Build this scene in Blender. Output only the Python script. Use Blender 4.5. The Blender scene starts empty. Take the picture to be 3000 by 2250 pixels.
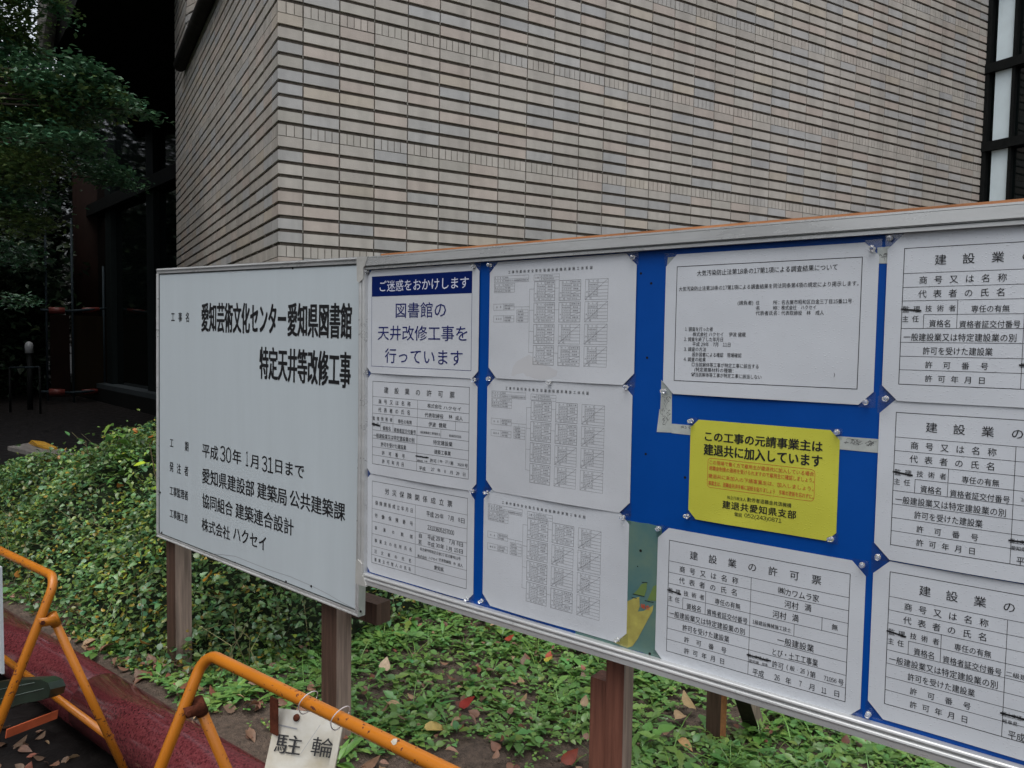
import bpy, math, random
import numpy as np
from mathutils import Matrix, Vector

# ------------------------------------------------------------------ camera, sky, sun, exposure
scene = bpy.context.scene
COL = scene.collection
PW, PH, FPX = 3000.0, 2250.0, 2230.0
CAM_H = 1.5
_y, _p, _r = math.radians(37.9), math.radians(3.15), 0.01545
_F = np.array([-math.sin(_y) * math.cos(_p), math.cos(_y) * math.cos(_p), -math.sin(_p)])
_R0 = np.array([math.cos(_y), math.sin(_y), 0.0])
_U0 = np.cross(_R0, _F)
_RT = _R0 * math.cos(_r) + _U0 * math.sin(_r)
_UP = np.cross(_RT, _F)
EYE = np.array([0.0, 0.0, CAM_H])
cam_d = bpy.data.cameras.new("camera")
cam_d.sensor_width = 36.0
cam_d.lens = FPX / PW * 36.0
cam_d.clip_start = 0.02
cam_d.clip_end = 600.0
cam = bpy.data.objects.new("camera", cam_d)
COL.objects.link(cam)
cam.matrix_world = Matrix([[_RT[0], _UP[0], -_F[0], 0], [_RT[1], _UP[1], -_F[1], 0],
                           [_RT[2], _UP[2], -_F[2], CAM_H], [0, 0, 0, 1]])
scene.camera = cam

SUN_EL, SUN_AZ = math.radians(68), math.radians(160)
world = bpy.data.worlds.new("World")
scene.world = world
world.use_nodes = True
wn, wl = world.node_tree.nodes, world.node_tree.links
sky = wn.new("ShaderNodeTexSky")
sky.sky_type = 'NISHITA'
sky.sun_disc = False
sky.sun_elevation = SUN_EL
sky.sun_rotation = SUN_AZ
sky.air_density = 1.0
sky.dust_density = 3.0
hs = wn.new("ShaderNodeHueSaturation")
hs.inputs['Saturation'].default_value = 0.28
wl.new(sky.outputs[0], hs.inputs['Color'])
bg = wn["Background"]
bg.inputs['Strength'].default_value = 0.15
wl.new(hs.outputs[0], bg.inputs['Color'])
sun_d = bpy.data.lights.new("sun", 'SUN')
sun_d.energy = 0.6
sun_d.angle = math.radians(60)
sun_d.color = (1.0, 0.97, 0.93)
sun = bpy.data.objects.new("sun", sun_d)
COL.objects.link(sun)
_sd = Vector((math.sin(SUN_AZ) * math.cos(SUN_EL), math.cos(SUN_AZ) * math.cos(SUN_EL), math.sin(SUN_EL)))
sun.rotation_euler = _sd.to_track_quat('Z', 'Y').to_euler()
sun.location = (0, -5, 20)
scene.view_settings.view_transform = 'Standard'
scene.view_settings.look = 'None'
scene.view_settings.exposure = 0.70
scene.view_settings.gamma = 1.0
scene.cycles.max_bounces = 8
scene.cycles.transparent_max_bounces = 12

# ------------------------------------------------------------------ measuring rays of the photograph
rng = np.random.default_rng(11)
random.seed(7)

def ray(px, py):
    return _RT * ((px - PW / 2) / FPX) - _UP * ((py - PH / 2) / FPX) + _F

def PY(px, py, y):
    r = ray(px, py); return r * (y / r[1]) + EYE

def PZ(px, py, z):
    r = ray(px, py); return r * ((z - CAM_H) / r[2]) + EYE

def PD(px, py, d):
    r = ray(px, py); return r * (d / math.hypot(r[0], r[1])) + EYE

class Plane:
    """A flat surface: origin, in-plane right and up axes, normal towards the viewer."""
    def __init__(s, o, u, v):
        s.o = np.array(o, float); s.u = np.array(u, float) / np.linalg.norm(u)
        v = np.array(v, float); v = v - s.u * (v @ s.u)
        s.v = v / np.linalg.norm(v); s.n = np.cross(s.u, s.v)
    def uv(s, px, py):
        r = ray(px, py); t = ((s.o - EYE) @ s.n) / (r @ s.n); p = EYE + r * t - s.o
        return p @ s.u, p @ s.v
    def pt(s, a, b, c=0.0):
        return s.o + s.u * a + s.v * b + s.n * c

# ------------------------------------------------------------------ mesh collecting and objects
class MB:
    def __init__(s):
        s.v = []; s.f = []; s.m = []; s.t = []; s.n = 0
    def add(s, verts, faces, mi=0, tint=(1, 1, 1)):
        b = s.n
        s.v.extend([tuple(p) for p in verts]); s.n += len(verts)
        s.f.extend([tuple(b + i for i in f) for f in faces])
        s.m.extend([mi] * len(faces)); s.t.extend([tint] * len(verts))
    def quad(s, a, b, c, d, mi=0, tint=(1, 1, 1)):
        s.add([a, b, c, d], [(0, 1, 2, 3)], mi, tint)
    def frame_box(s, o, u, v, w, a0, a1, b0, b1, c0, c1, mi=0, tint=(1, 1, 1)):
        """box in the frame (o; u, v, w)"""
        P = [o + u * a + v * b + w * c for c in (c0, c1) for b in (b0, b1) for a in (a0, a1)]
        s.add(P, [(0, 2, 3, 1), (4, 5, 7, 6), (0, 1, 5, 4), (2, 6, 7, 3), (0, 4, 6, 2), (1, 3, 7, 5)], mi, tint)
    def box(s, x0, x1, y0, y1, z0, z1, mi=0, tint=(1, 1, 1)):
        X, Y, Z = np.eye(3)
        s.frame_box(np.zeros(3), X, Y, Z, x0, x1, y0, y1, z0, z1, mi, tint)
    def tube(s, pts, r, seg=12, mi=0, tint=(1, 1, 1), caps=True):
        pts = [np.array(p, float) for p in pts]
        rr = r if hasattr(r, '__len__') else [r] * len(pts)
        ring = []
        prev = None
        for i, p in enumerate(pts):
            d = pts[min(i + 1, len(pts) - 1)] - pts[max(i - 1, 0)]
            d = d / np.linalg.norm(d)
            if prev is None:
                a = np.array([0, 0, 1.0]) if abs(d[2]) < .9 else np.array([1.0, 0, 0])
                x = np.cross(a, d)
            else:
                x = prev - d * (prev @ d)
            x = x / np.linalg.norm(x); y = np.cross(d, x); prev = x
            for k in range(seg):
                t = 2 * math.pi * k / seg
                ring.append(p + (x * math.cos(t) + y * math.sin(t)) * rr[i])
        fs = []
        for i in range(len(pts) - 1):
            for k in range(seg):
                k2 = (k + 1) % seg
                fs.append((i * seg + k, i * seg + k2, (i + 1) * seg + k2, (i + 1) * seg + k))
        if caps:
            fs.append(tuple(reversed(range(seg)))); n = (len(pts) - 1) * seg
            fs.append(tuple(n + k for k in range(seg)))
        s.add(ring, fs, mi, tint)
    def inst(s, tv, tf, mats, tints, mi=0):
        """many transformed copies of a small template: mats (N,3,4)"""
        mats = np.asarray(mats); tv = np.asarray(tv, float); N = len(mats); n = len(tv)
        P = np.einsum('nij,kj->nki', mats[:, :, :3], tv) + mats[:, None, :, 3]
        b = s.n
        s.v.extend(map(tuple, P.reshape(-1, 3))); s.n += N * n
        for i in range(N):
            o = b + i * n
            s.f.extend([tuple(o + k for k in f) for f in tf])
        s.m.extend([mi] * (N * len(tf)))
        tt = np.repeat(np.asarray(tints, float), n, axis=0)
        s.t.extend(map(tuple, tt))
    def build(s, name, mats, parent=None, smooth=False):
        me = bpy.data.meshes.new(name)
        me.from_pydata(s.v, [], s.f)
        if not isinstance(mats, (list, tuple)): mats = [mats]
        for m in mats: me.materials.append(m)
        if len(mats) > 1: me.polygons.foreach_set('material_index', s.m)
        at = me.color_attributes.new('tint', 'FLOAT_COLOR', 'POINT')
        c = np.ones((len(s.t), 4), np.float32); c[:, :3] = np.array(s.t, np.float32).reshape(-1, 3)
        at.data.foreach_set('color', c.ravel())
        if smooth: me.polygons.foreach_set('use_smooth', [True] * len(me.polygons))
        me.update()
        o = bpy.data.objects.new(name, me)
        COL.objects.link(o)
        if parent is not None: attach(o, parent)
        return o

def world_loc(o):
    if o.parent is None: return Vector(o.location)
    return world_loc(o.parent) + o.matrix_parent_inverse.translation + Vector(o.location)

def attach(o, parent):
    """parent a part that was modelled in world coordinates"""
    o.parent = parent
    o.matrix_parent_inverse = Matrix.Translation(-world_loc(parent))

def tag(o, label, cat, group=None, kind=None):
    o['label'] = label; o['category'] = cat
    if group: o['group'] = group
    if kind: o['kind'] = kind
    return o

def thing(name, label, cat, loc=(0, 0, 0), group=None):
    o = bpy.data.objects.new(name, None); COL.objects.link(o)
    o.location = loc
    o.empty_display_size = .1
    return tag(o, label, cat, group)

def structure(o, label=None):
    o['kind'] = 'structure'
    if label: o['label'] = label
    return o

def dup(root, delta, label, group=None):
    """a copy of a thing, its parts and their sub-parts, moved by delta"""
    r = root.copy(); COL.objects.link(r)
    r.location = Vector(root.location) + Vector(delta)
    r['label'] = label
    if group: r['group'] = group
    for ch in list(root.children):
        c = ch.copy(); COL.objects.link(c); c.parent = r
        for g in ch.children:
            q = g.copy(); COL.objects.link(q); q.parent = c
    return r

# ------------------------------------------------------------------ materials
def mat(name, col, rough=.6, spec=.5, metal=0., var=0., vscale=8., bump=0., bscale=40., tint=False,
        stretch=(1, 1, 1), coat=0., col2=None, detail=6., rvar=0., trans=0., transl=0., coat_rough=.05):
    m = bpy.data.materials.new(name); m.use_nodes = True
    nt = m.node_tree; N, L = nt.nodes, nt.links
    b = N['Principled BSDF']
    b.inputs['Roughness'].default_value = rough
    b.inputs['Specular IOR Level'].default_value = spec
    b.inputs['Metallic'].default_value = metal
    b.inputs['Coat Weight'].default_value = coat
    b.inputs['Coat Roughness'].default_value = coat_rough
    b.inputs['Transmission Weight'].default_value = trans
    c = (*col, 1)
    b.inputs['Base Color'].default_value = c
    tc = N.new('ShaderNodeTexCoord'); mp = N.new('ShaderNodeMapping')
    mp.inputs['Scale'].default_value = stretch
    L.new(tc.outputs['Object'], mp.inputs[0])
    src = None
    if var > 0 or col2:
        n = N.new('ShaderNodeTexNoise'); n.inputs['Scale'].default_value = vscale; n.inputs['Detail'].default_value = detail
        n.inputs['Roughness'].default_value = .62
        L.new(mp.outputs[0], n.inputs['Vector'])
        r = N.new('ShaderNodeValToRGB'); r.color_ramp.elements[0].position = .3; r.color_ramp.elements[1].position = .72
        lo = col2 if col2 else tuple(x * (1 - var) for x in col)
        hi = col if col2 else tuple(min(1, x * (1 + var)) for x in col)
        r.color_ramp.elements[0].color = (*lo, 1); r.color_ramp.elements[1].color = (*hi, 1)
        L.new(n.outputs['Fac'], r.inputs[0]); src = r.outputs[0]
        if rvar:
            mr = N.new('ShaderNodeMapRange'); mr.inputs['To Min'].default_value = max(0.02, rough - rvar); mr.inputs['To Max'].default_value = min(1, rough + rvar)
            mr.inputs['From Min'].default_value = .3; mr.inputs['From Max'].default_value = .7
            L.new(n.outputs['Fac'], mr.inputs[0]); L.new(mr.outputs[0], b.inputs['Roughness'])
    if tint:
        a = N.new('ShaderNodeVertexColor'); a.layer_name = 'tint'
        mx = N.new('ShaderNodeMix'); mx.data_type = 'RGBA'; mx.blend_type = 'MULTIPLY'; mx.inputs[0].default_value = 1
        if src is not None: L.new(src, mx.inputs[6])
        else: mx.inputs[6].default_value = c
        L.new(a.outputs[0], mx.inputs[7]); src = mx.outputs[2]
    if src is not None: L.new(src, b.inputs['Base Color'])
    if bump > 0:
        n2 = N.new('ShaderNodeTexNoise'); n2.inputs['Scale'].default_value = bscale; n2.inputs['Detail'].default_value = 5
        L.new(mp.outputs[0], n2.inputs['Vector'])
        bp = N.new('ShaderNodeBump'); bp.inputs['Strength'].default_value = bump; bp.inputs['Distance'].default_value = .01
        L.new(n2.outputs['Fac'], bp.inputs['Height']); L.new(bp.outputs[0], b.inputs['Normal'])
    if transl > 0:
        out = N['Material Output']; t = N.new('ShaderNodeBsdfTranslucent'); mxs = N.new('ShaderNodeMixShader')
        mxs.inputs[0].default_value = transl
        if src is not None: L.new(src, t.inputs[0])
        else: t.inputs[0].default_value = c
        L.new(b.outputs[0], mxs.inputs[1]); L.new(t.outputs[0], mxs.inputs[2]); L.new(mxs.outputs[0], out.inputs['Surface'])
    return m

def mat_wet_sheet(name, col, drops=1.0, stain=.06, dscale=240.):
    """laminated paper with rain drops standing on it"""
    m = mat(name, col, rough=.32, spec=.45, var=stain, vscale=3.0)
    N, L = m.node_tree.nodes, m.node_tree.links; b = N['Principled BSDF']
    tc = N.new('ShaderNodeTexCoord')
    hs_ = []
    for sc, th in ((dscale, .30), (dscale * .55, .20)):
        v = N.new('ShaderNodeTexVoronoi'); v.inputs['Scale'].default_value = sc
        L.new(tc.outputs['Object'], v.inputs['Vector'])
        r = N.new('ShaderNodeMapRange'); r.interpolation_type = 'SMOOTHSTEP'
        r.inputs['From Min'].default_value = 0; r.inputs['From Max'].default_value = th; r.inputs['To Min'].default_value = 1; r.inputs['To Max'].default_value = 0
        L.new(v.outputs['Distance'], r.inputs[0])
        sep = N.new('ShaderNodeSeparateColor'); L.new(v.outputs['Color'], sep.inputs[0])
        g = N.new('ShaderNodeMath'); g.operation = 'GREATER_THAN'; g.inputs[1].default_value = .45
        L.new(sep.outputs[0], g.inputs[0])
        mu = N.new('ShaderNodeMath'); mu.operation = 'MULTIPLY'; L.new(r.outputs[0], mu.inputs[0]); L.new(g.outputs[0], mu.inputs[1])
        hs_.append(mu)
    ad = N.new('ShaderNodeMath'); ad.operation = 'MAXIMUM'; L.new(hs_[0].outputs[0], ad.inputs[0]); L.new(hs_[1].outputs[0], ad.inputs[1])
    n = N.new('ShaderNodeTexNoise'); n.inputs['Scale'].default_value = 5; L.new(tc.outputs['Object'], n.inputs['Vector'])
    b1 = N.new('ShaderNodeBump'); b1.inputs['Strength'].default_value = .25; b1.inputs['Distance'].default_value = .02; L.new(n.outputs['Fac'], b1.inputs['Height'])
    b2 = N.new('ShaderNodeBump'); b2.inputs['Strength'].default_value = .35 * drops; b2.inputs['Distance'].default_value = .002
    L.new(ad.outputs[0], b2.inputs['Height']); L.new(b1.outputs[0], b2.inputs['Normal']); L.new(b2.outputs[0], b.inputs['Normal'])
    mr = N.new('ShaderNodeMapRange'); mr.inputs['To Min'].default_value = .32; mr.inputs['To Max'].default_value = .06
    L.new(ad.outputs[0], mr.inputs[0]); L.new(mr.outputs[0], b.inputs['Roughness'])
    return m

M = {}
def mat_brick():
    m = mat('brick', (.455, .425, .383), .60, .25, var=.07, vscale=14, bump=.12, bscale=120, tint=True)
    N, L = m.node_tree.nodes, m.node_tree.links; b = N['Principled BSDF']
    old = b.inputs['Base Color'].links[0].from_socket
    tc = N.new('ShaderNodeTexCoord'); mx = None
    for st, sc, lo in (((1, 1, .05), 9., .86), ((1, 1, 1), .7, .90)):
        mp = N.new('ShaderNodeMapping'); mp.inputs['Scale'].default_value = st; L.new(tc.outputs['Object'], mp.inputs[0])
        n = N.new('ShaderNodeTexNoise'); n.inputs['Scale'].default_value = sc; n.inputs['Detail'].default_value = 6; L.new(mp.outputs[0], n.inputs['Vector'])
        r = N.new('ShaderNodeMapRange'); r.inputs['From Min'].default_value = .32; r.inputs['From Max'].default_value = .55
        r.inputs['To Min'].default_value = lo; r.inputs['To Max'].default_value = 1; L.new(n.outputs['Fac'], r.inputs[0])
        mx = N.new('ShaderNodeMix'); mx.data_type = 'RGBA'; mx.blend_type = 'MULTIPLY'; mx.inputs[0].default_value = 1
        L.new(old, mx.inputs[6]); L.new(r.outputs[0], mx.inputs[7]); old = mx.outputs[2]
    L.new(old, b.inputs['Base Color'])
    return m
M['brick'] = mat_brick()
M['mortar'] = mat('mortar', (.105, .09, .075), .9, .2, var=.35, vscale=30)
M['mortar_pale'] = mat('mortar_pale', (.33, .31, .28), .9, .2, var=.3, vscale=40)
M['header_mortar'] = mat('header_mortar', (.24, .225, .2), .9, .2, var=.5, vscale=25)
M['dark_metal'] = mat('dark_metal', (.006, .007, .007), .65, .12, var=.4, vscale=20)
M['dark_glass'] = mat('dark_glass', (.003, .005, .005), .05, .45)
M['white_panel'] = mat('white_panel', (.62, .72, .76), .5, .4, var=.08, vscale=3)
M['stained_metal'] = mat('stained_metal', (.018, .015, .013), .8, .2, var=.5, vscale=12)
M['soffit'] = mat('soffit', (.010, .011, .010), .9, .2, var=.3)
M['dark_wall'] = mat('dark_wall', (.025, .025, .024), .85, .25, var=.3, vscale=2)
M['pale_slab'] = mat('pale_slab', (.035, .045, .05), .5, .4, var=.15)
M['arch'] = mat('arch_brick', (.55, .52, .48), .7, .3, var=.12, vscale=6)
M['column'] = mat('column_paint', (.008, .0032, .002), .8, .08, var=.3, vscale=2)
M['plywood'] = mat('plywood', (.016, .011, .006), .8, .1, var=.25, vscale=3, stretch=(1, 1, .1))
M['galv'] = mat('galvanised', (.02, .03, .036), .7, .15, metal=.1, var=.2, vscale=8)
M['clamp_red'] = mat('clamp_red', (.11, .02, .015), .5, .4, var=.2)
M['blue_board'] = mat('blue_board', (.001, .058, .30), .40, .16, var=.12, vscale=3, bump=.03, bscale=90, rvar=.08)
M['alu'] = mat('aluminium', (.56, .57, .57), .32, .5, metal=.45, var=.12, vscale=22, rvar=.1, stretch=(.2, 1, 1))
M['alu_dark'] = mat('aluminium_groove', (.09, .1, .1), .5, .5, metal=.4, var=.3)
M['cap'] = mat('corner_cap', (.42, .42, .4), .4, .5, var=.2, vscale=20)
M['sign_white'] = mat('sign_white', (.50, .56, .592), .36, .45, var=.03, vscale=3.0, bump=.02, bscale=300, rvar=.07, stretch=(6, 6, .5))
M['ink'] = mat('ink', (.012, .012, .014), .5, .4)
M['ink_navy'] = mat('ink_navy', (.006, .012, .12), .45, .4)
M['navy'] = mat('navy_print', (.002, .012, .10), .4, .12)
M['ink_pale'] = mat('pale_print', (.62, .64, .74), .4, .4)
M['ink_red'] = mat('red_print', (.5, .075, .03), .45, .4)
M['ink_grey'] = mat('grey_print', (.08, .08, .085), .5, .4)
M['sheet'] = mat_wet_sheet('laminated_paper', (.545, .575, .615), 1.0)
M['sheet_dry'] = mat_wet_sheet('laminated_paper_dry', (.53, .555, .59), .5, dscale=260)
M['yellow'] = mat_wet_sheet('yellow_laminated', (.53, .53, .06), 1.0, .08)
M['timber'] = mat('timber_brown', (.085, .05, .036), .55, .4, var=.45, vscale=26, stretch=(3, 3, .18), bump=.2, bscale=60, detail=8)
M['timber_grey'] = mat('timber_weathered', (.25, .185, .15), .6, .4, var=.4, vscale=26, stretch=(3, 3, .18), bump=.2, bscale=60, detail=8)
M['timber_red'] = mat('timber_red', (.17, .07, .047), .5, .4, var=.4, vscale=26, stretch=(3, 3, .18), bump=.2, bscale=60, detail=8)
M['timber_orange'] = mat('timber_orange', (.36, .15, .06), .5, .4, var=.35, vscale=26, stretch=(.2, 3, 3), bump=.15, bscale=60, detail=8)
M['timber_dark'] = mat('timber_dark', (.028, .022, .018), .7, .3, var=.4, vscale=20, stretch=(3, 3, .2))
M['tape'] = mat('old_tape', (.42, .45, .43), .6, .3, var=.2, vscale=30)
M['soil'] = mat('soil', (.15, .108, .08), .75, .4, col2=(.05, .037, .028), vscale=45, bump=.9, bscale=160, detail=10)
M['paving'] = mat('wet_paving', (.020, .017, .016), .5, .12, col2=(.006, .0055, .0055), vscale=9, bump=.3, bscale=35, rvar=.18)
M['leaf'] = mat('leaf', (.14, .28, .072), .30, .6, tint=True, var=.12, vscale=40, transl=.22)
M['shrub_leaf'] = mat('shrub_leaf', (.098, .185, .062), .30, .6, tint=True, var=.15, vscale=40, transl=.15)
M['maple_leaf'] = mat('maple_leaf', (.06, .14, .065), .4, .5, tint=True, transl=.15)
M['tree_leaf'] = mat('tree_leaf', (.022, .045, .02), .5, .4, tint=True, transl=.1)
M['dead_leaf'] = mat('dead_leaf', (.32, .185, .125), .5, .4, tint=True, var=.2, vscale=60, transl=.12)
M['twig'] = mat('twig', (.10, .075, .045), .8, .3, var=.3, vscale=50)
M['bark'] = mat('bark', (.035, .027, .02), .9, .3, var=.4, vscale=12, bump=.5, bscale=25)
M['mound'] = mat('mound_core', (.014, .022, .010), .9, .2, var=.5, vscale=30)
M['tie'] = mat('cable_tie', (.55, .5, .5), .35, .5)
M['cream'] = mat('stained_card', (.62, .62, .58), .5, .4, col2=(.40, .35, .25), vscale=9, detail=5)
M['concrete'] = mat('concrete', (.27, .25, .23), .8, .3, var=.3, vscale=12, bump=.2)
M['yellow_plastic'] = mat('yellow_plastic', (.62, .32, .015), .45, .4, var=.15)
M['lamp_white'] = mat('lamp_white', (.30, .31, .31), .4, .5)
M['green_plastic'] = mat('green_plastic', (.02, .035, .025), .3, .5, var=.3, vscale=10)
M['white_plastic'] = mat('white_plastic', (.55, .6, .63), .4, .5, var=.05)
M['rust'] = mat('rust', (.10, .028, .014), .85, .2, var=.5, vscale=60)
M['hole'] = mat('dark_hole', (.01, .008, .007), .8, .2)
M['scratch'] = mat('crease_line', (.27, .28, .30), .5, .4)
M['scratch_pale'] = mat('pale_scratch', (.8, .84, .86), .4, .4)

def mat_paint_orange():
    m = mat('orange_paint', (.47, .155, .012), .30, .5, var=.08, vscale=9)
    N, L = m.node_tree.nodes, m.node_tree.links; b = N['Principled BSDF']
    old = b.inputs['Base Color'].links[0].from_socket
    tc = N.new('ShaderNodeTexCoord')
    n = N.new('ShaderNodeTexNoise'); n.inputs['Scale'].default_value = 90; n.inputs['Detail'].default_value = 3
    n2 = N.new('ShaderNodeTexNoise'); n2.inputs['Scale'].default_value = 7; n2.inputs['Detail'].default_value = 2
    for q in (n, n2): L.new(tc.outputs['Object'], q.inputs['Vector'])
    a = N.new('ShaderNodeMath'); a.operation = 'MULTIPLY_ADD'; a.inputs[1].default_value = .45
    L.new(n2.outputs['Fac'], a.inputs[0]); L.new(n.outputs['Fac'], a.inputs[2])
    r = N.new('ShaderNodeMapRange'); r.inputs['From Min'].default_value = .875; r.inputs['From Max'].default_value = .92
    L.new(a.outputs[0], r.inputs[0])
    mx = N.new('ShaderNodeMix'); mx.data_type = 'RGBA'; L.new(r.outputs[0], mx.inputs[0]); L.new(old, mx.inputs[6])
    mx.inputs[7].default_value = (.09, .022, .01, 1); L.new(mx.outputs[2], b.inputs['Base Color'])
    mr = N.new('ShaderNodeMapRange'); mr.inputs['To Min'].default_value = .28; mr.inputs['To Max'].default_value = .85
    L.new(r.outputs[0], mr.inputs[0]); L.new(mr.outputs[0], b.inputs['Roughness'])
    return m
M['orange'] = mat_paint_orange()

def mat_granite():
    m = mat('red_granite', (.15, .035, .04), .16, .38)
    N, L = m.node_tree.nodes, m.node_tree.links; b = N['Principled BSDF']
    tc = N.new('ShaderNodeTexCoord')
    v = N.new('ShaderNodeTexVoronoi'); v.inputs['Scale'].default_value = 190; L.new(tc.outputs['Object'], v.inputs['Vector'])
    n = N.new('ShaderNodeTexNoise'); n.inputs['Scale'].default_value = 110; n.inputs['Detail'].default_value = 4; L.new(tc.outputs['Object'], n.inputs['Vector'])
    sep = N.new('ShaderNodeSeparateColor'); L.new(v.outputs['Color'], sep.inputs[0])
    r = N.new('ShaderNodeValToRGB'); e = r.color_ramp.elements
    e[0].position = 0; e[0].color = (.02, .012, .013, 1); e[1].position = .30; e[1].color = (.05, .012, .014, 1)
    k = e.new(.46); k.color = (.105, .022, .026, 1); k = e.new(.92); k.color = (.17, .042, .046, 1)
    a = N.new('ShaderNodeMath'); a.operation = 'MULTIPLY_ADD'; a.inputs[1].default_value = .45
    L.new(sep.outputs[0], a.inputs[0])
    a2 = N.new('ShaderNodeMath'); a2.operation = 'MULTIPLY'; a2.inputs[1].default_value = .62; L.new(n.outputs['Fac'], a2.inputs[0]); L.new(a2.outputs[0], a.inputs[2])
    L.new(a.outputs[0], r.inputs[0]); L.new(r.outputs[0], b.inputs['Base Color'])
    mr = N.new('ShaderNodeMapRange'); mr.inputs['To Min'].default_value = .05; mr.inputs['To Max'].default_value = .2
    L.new(n.outputs['Fac'], mr.inputs[0]); L.new(mr.outputs[0], b.inputs['Roughness'])
    bp = N.new('ShaderNodeBump'); bp.inputs['Strength'].default_value = .04; bp.inputs['Distance'].default_value = .002
    L.new(n.outputs['Fac'], bp.inputs['Height']); L.new(bp.outputs[0], b.inputs['Normal'])
    return m
M['granite'] = mat_granite()

def mat_film():
    m = bpy.data.materials.new('clear_film'); m.use_nodes = True
    N, L = m.node_tree.nodes, m.node_tree.links; N.remove(N['Principled BSDF'])
    t = N.new('ShaderNodeBsdfTransparent'); t.inputs[0].default_value = (.9, .92, .93, 1)
    g = N.new('ShaderNodeBsdfGlossy'); g.inputs['Roughness'].default_value = .18
    x = N.new('ShaderNodeMixShader'); x.inputs[0].default_value = .10
    L.new(t.outputs[0], x.inputs[1]); L.new(g.outputs[0], x.inputs[2]); L.new(x.outputs[0], N['Material Output'].inputs['Surface'])
    return m
M['film'] = mat_film()
M['clear'] = mat('clear_plastic', (.93, .95, .96), .06, .5, trans=.85)
def mat_remnant():
    m = mat('weathered_poster', (.13, .20, .15), .45, .4, col2=(.05, .14, .16), vscale=9, detail=7)
    return m
M['remnant'] = mat_remnant()
M['remnant_yellow'] = mat('torn_yellow', (.44, .40, .10), .5, .4, col2=(.24, .21, .06), vscale=26, detail=9)
M['remnant_green'] = mat('torn_green', (.15, .21, .05), .5, .4, col2=(.09, .17, .07), vscale=22)
M['residue'] = mat('glue_residue', (.32, .36, .30), .6, .3, col2=(.12, .2, .2), vscale=30, detail=8)
# ------------------------------------------------------------------ ground
BED = .17
def bed_h(x, y):
    return BED + .018 * np.sin(x * 3.1 + 1.3 * y) + .014 * np.sin(5.7 * y - 2.2 * x) + .008 * np.sin(13 * x + 9 * y) + .006 * np.sin(23 * x - 17 * y)

mb = MB(); mb.box(-140, 140, -140, 140, -.3, 0)
structure(mb.build('paving', M['paving']))
mb = MB()
xs = np.concatenate([np.linspace(-7.6, -4.2, 30), np.linspace(-4.1, .6, 190), np.linspace(.8, 9, 40)])
ys = np.concatenate([np.linspace(1.33, 4.2, 130), np.linspace(4.3, 14, 50)])
gx, gy = np.meshgrid(xs, ys); gz = bed_h(gx, gy) + rng.normal(0, .0022, gx.shape)
P = np.stack([gx, gy, gz], -1).reshape(-1, 3)
nx = len(xs); F = [(j * nx + i, j * nx + i + 1, (j + 1) * nx + i + 1, (j + 1) * nx + i) for j in range(len(ys) - 1) for i in range(nx - 1)]
mb.add(P, F)
b = [(-7.6, 1.33), (9, 1.33), (9, 14), (-7.6, 14)]
for (x0, y0), (x1, y1) in zip(b, b[1:] + b[:1]):
    mb.quad((x0, y0, 0), (x1, y1, 0), (x1, y1, .15), (x0, y0, .15))
structure(mb.build('planting_bed', M['soil'], smooth=True))

# ------------------------------------------------------------------ the brick library building
a_ = math.radians(68.3)
WD = np.array([math.cos(a_), math.sin(a_), 0.])      # along the long wall, away from the corner
WE = np.array([-WD[1], WD[0], 0.])                   # along the short wall, away from the corner
ZZ = np.array([0, 0, 1.])
_c = ray(815, 700); _c = _c / math.hypot(_c[0], _c[1])
CORNER = np.array([_c[0] * 5.2, _c[1] * 5.2, 0.])
U_ = .000582
ST, GAP, HD, TH = 110 * U_, 40 * U_, 120 * U_, 10 * U_
HEAD_Z, PERIOD = 2.878, 1330 * U_
TONES = [(1, 1, 1), (1, .99, .985), (.93, .975, 1.04), (.90, .955, 1.04), (1.04, .97, .95), (1.05, 1.0, .93), (.97, .98, .97), (1.0, .965, .955)]
TW = [.25, .2, .14, .08, .12, .05, .1, .06]

def courses(z0, z1):
    out = []
    k = int(math.floor((z0 - HEAD_Z) / PERIOD)) - 1
    while True:
        top = HEAD_Z + k * PERIOD + PERIOD * 0
        if top - PERIOD > z1: break
        out.append(('h', top - HD, top)); z = top - HD - TH
        for i in range(8):
            out.append(('s', z - ST, z)); z -= ST + GAP
        k += 1
    return [c for c in out if c[1] >= z0 and c[2] <= z1]

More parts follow.
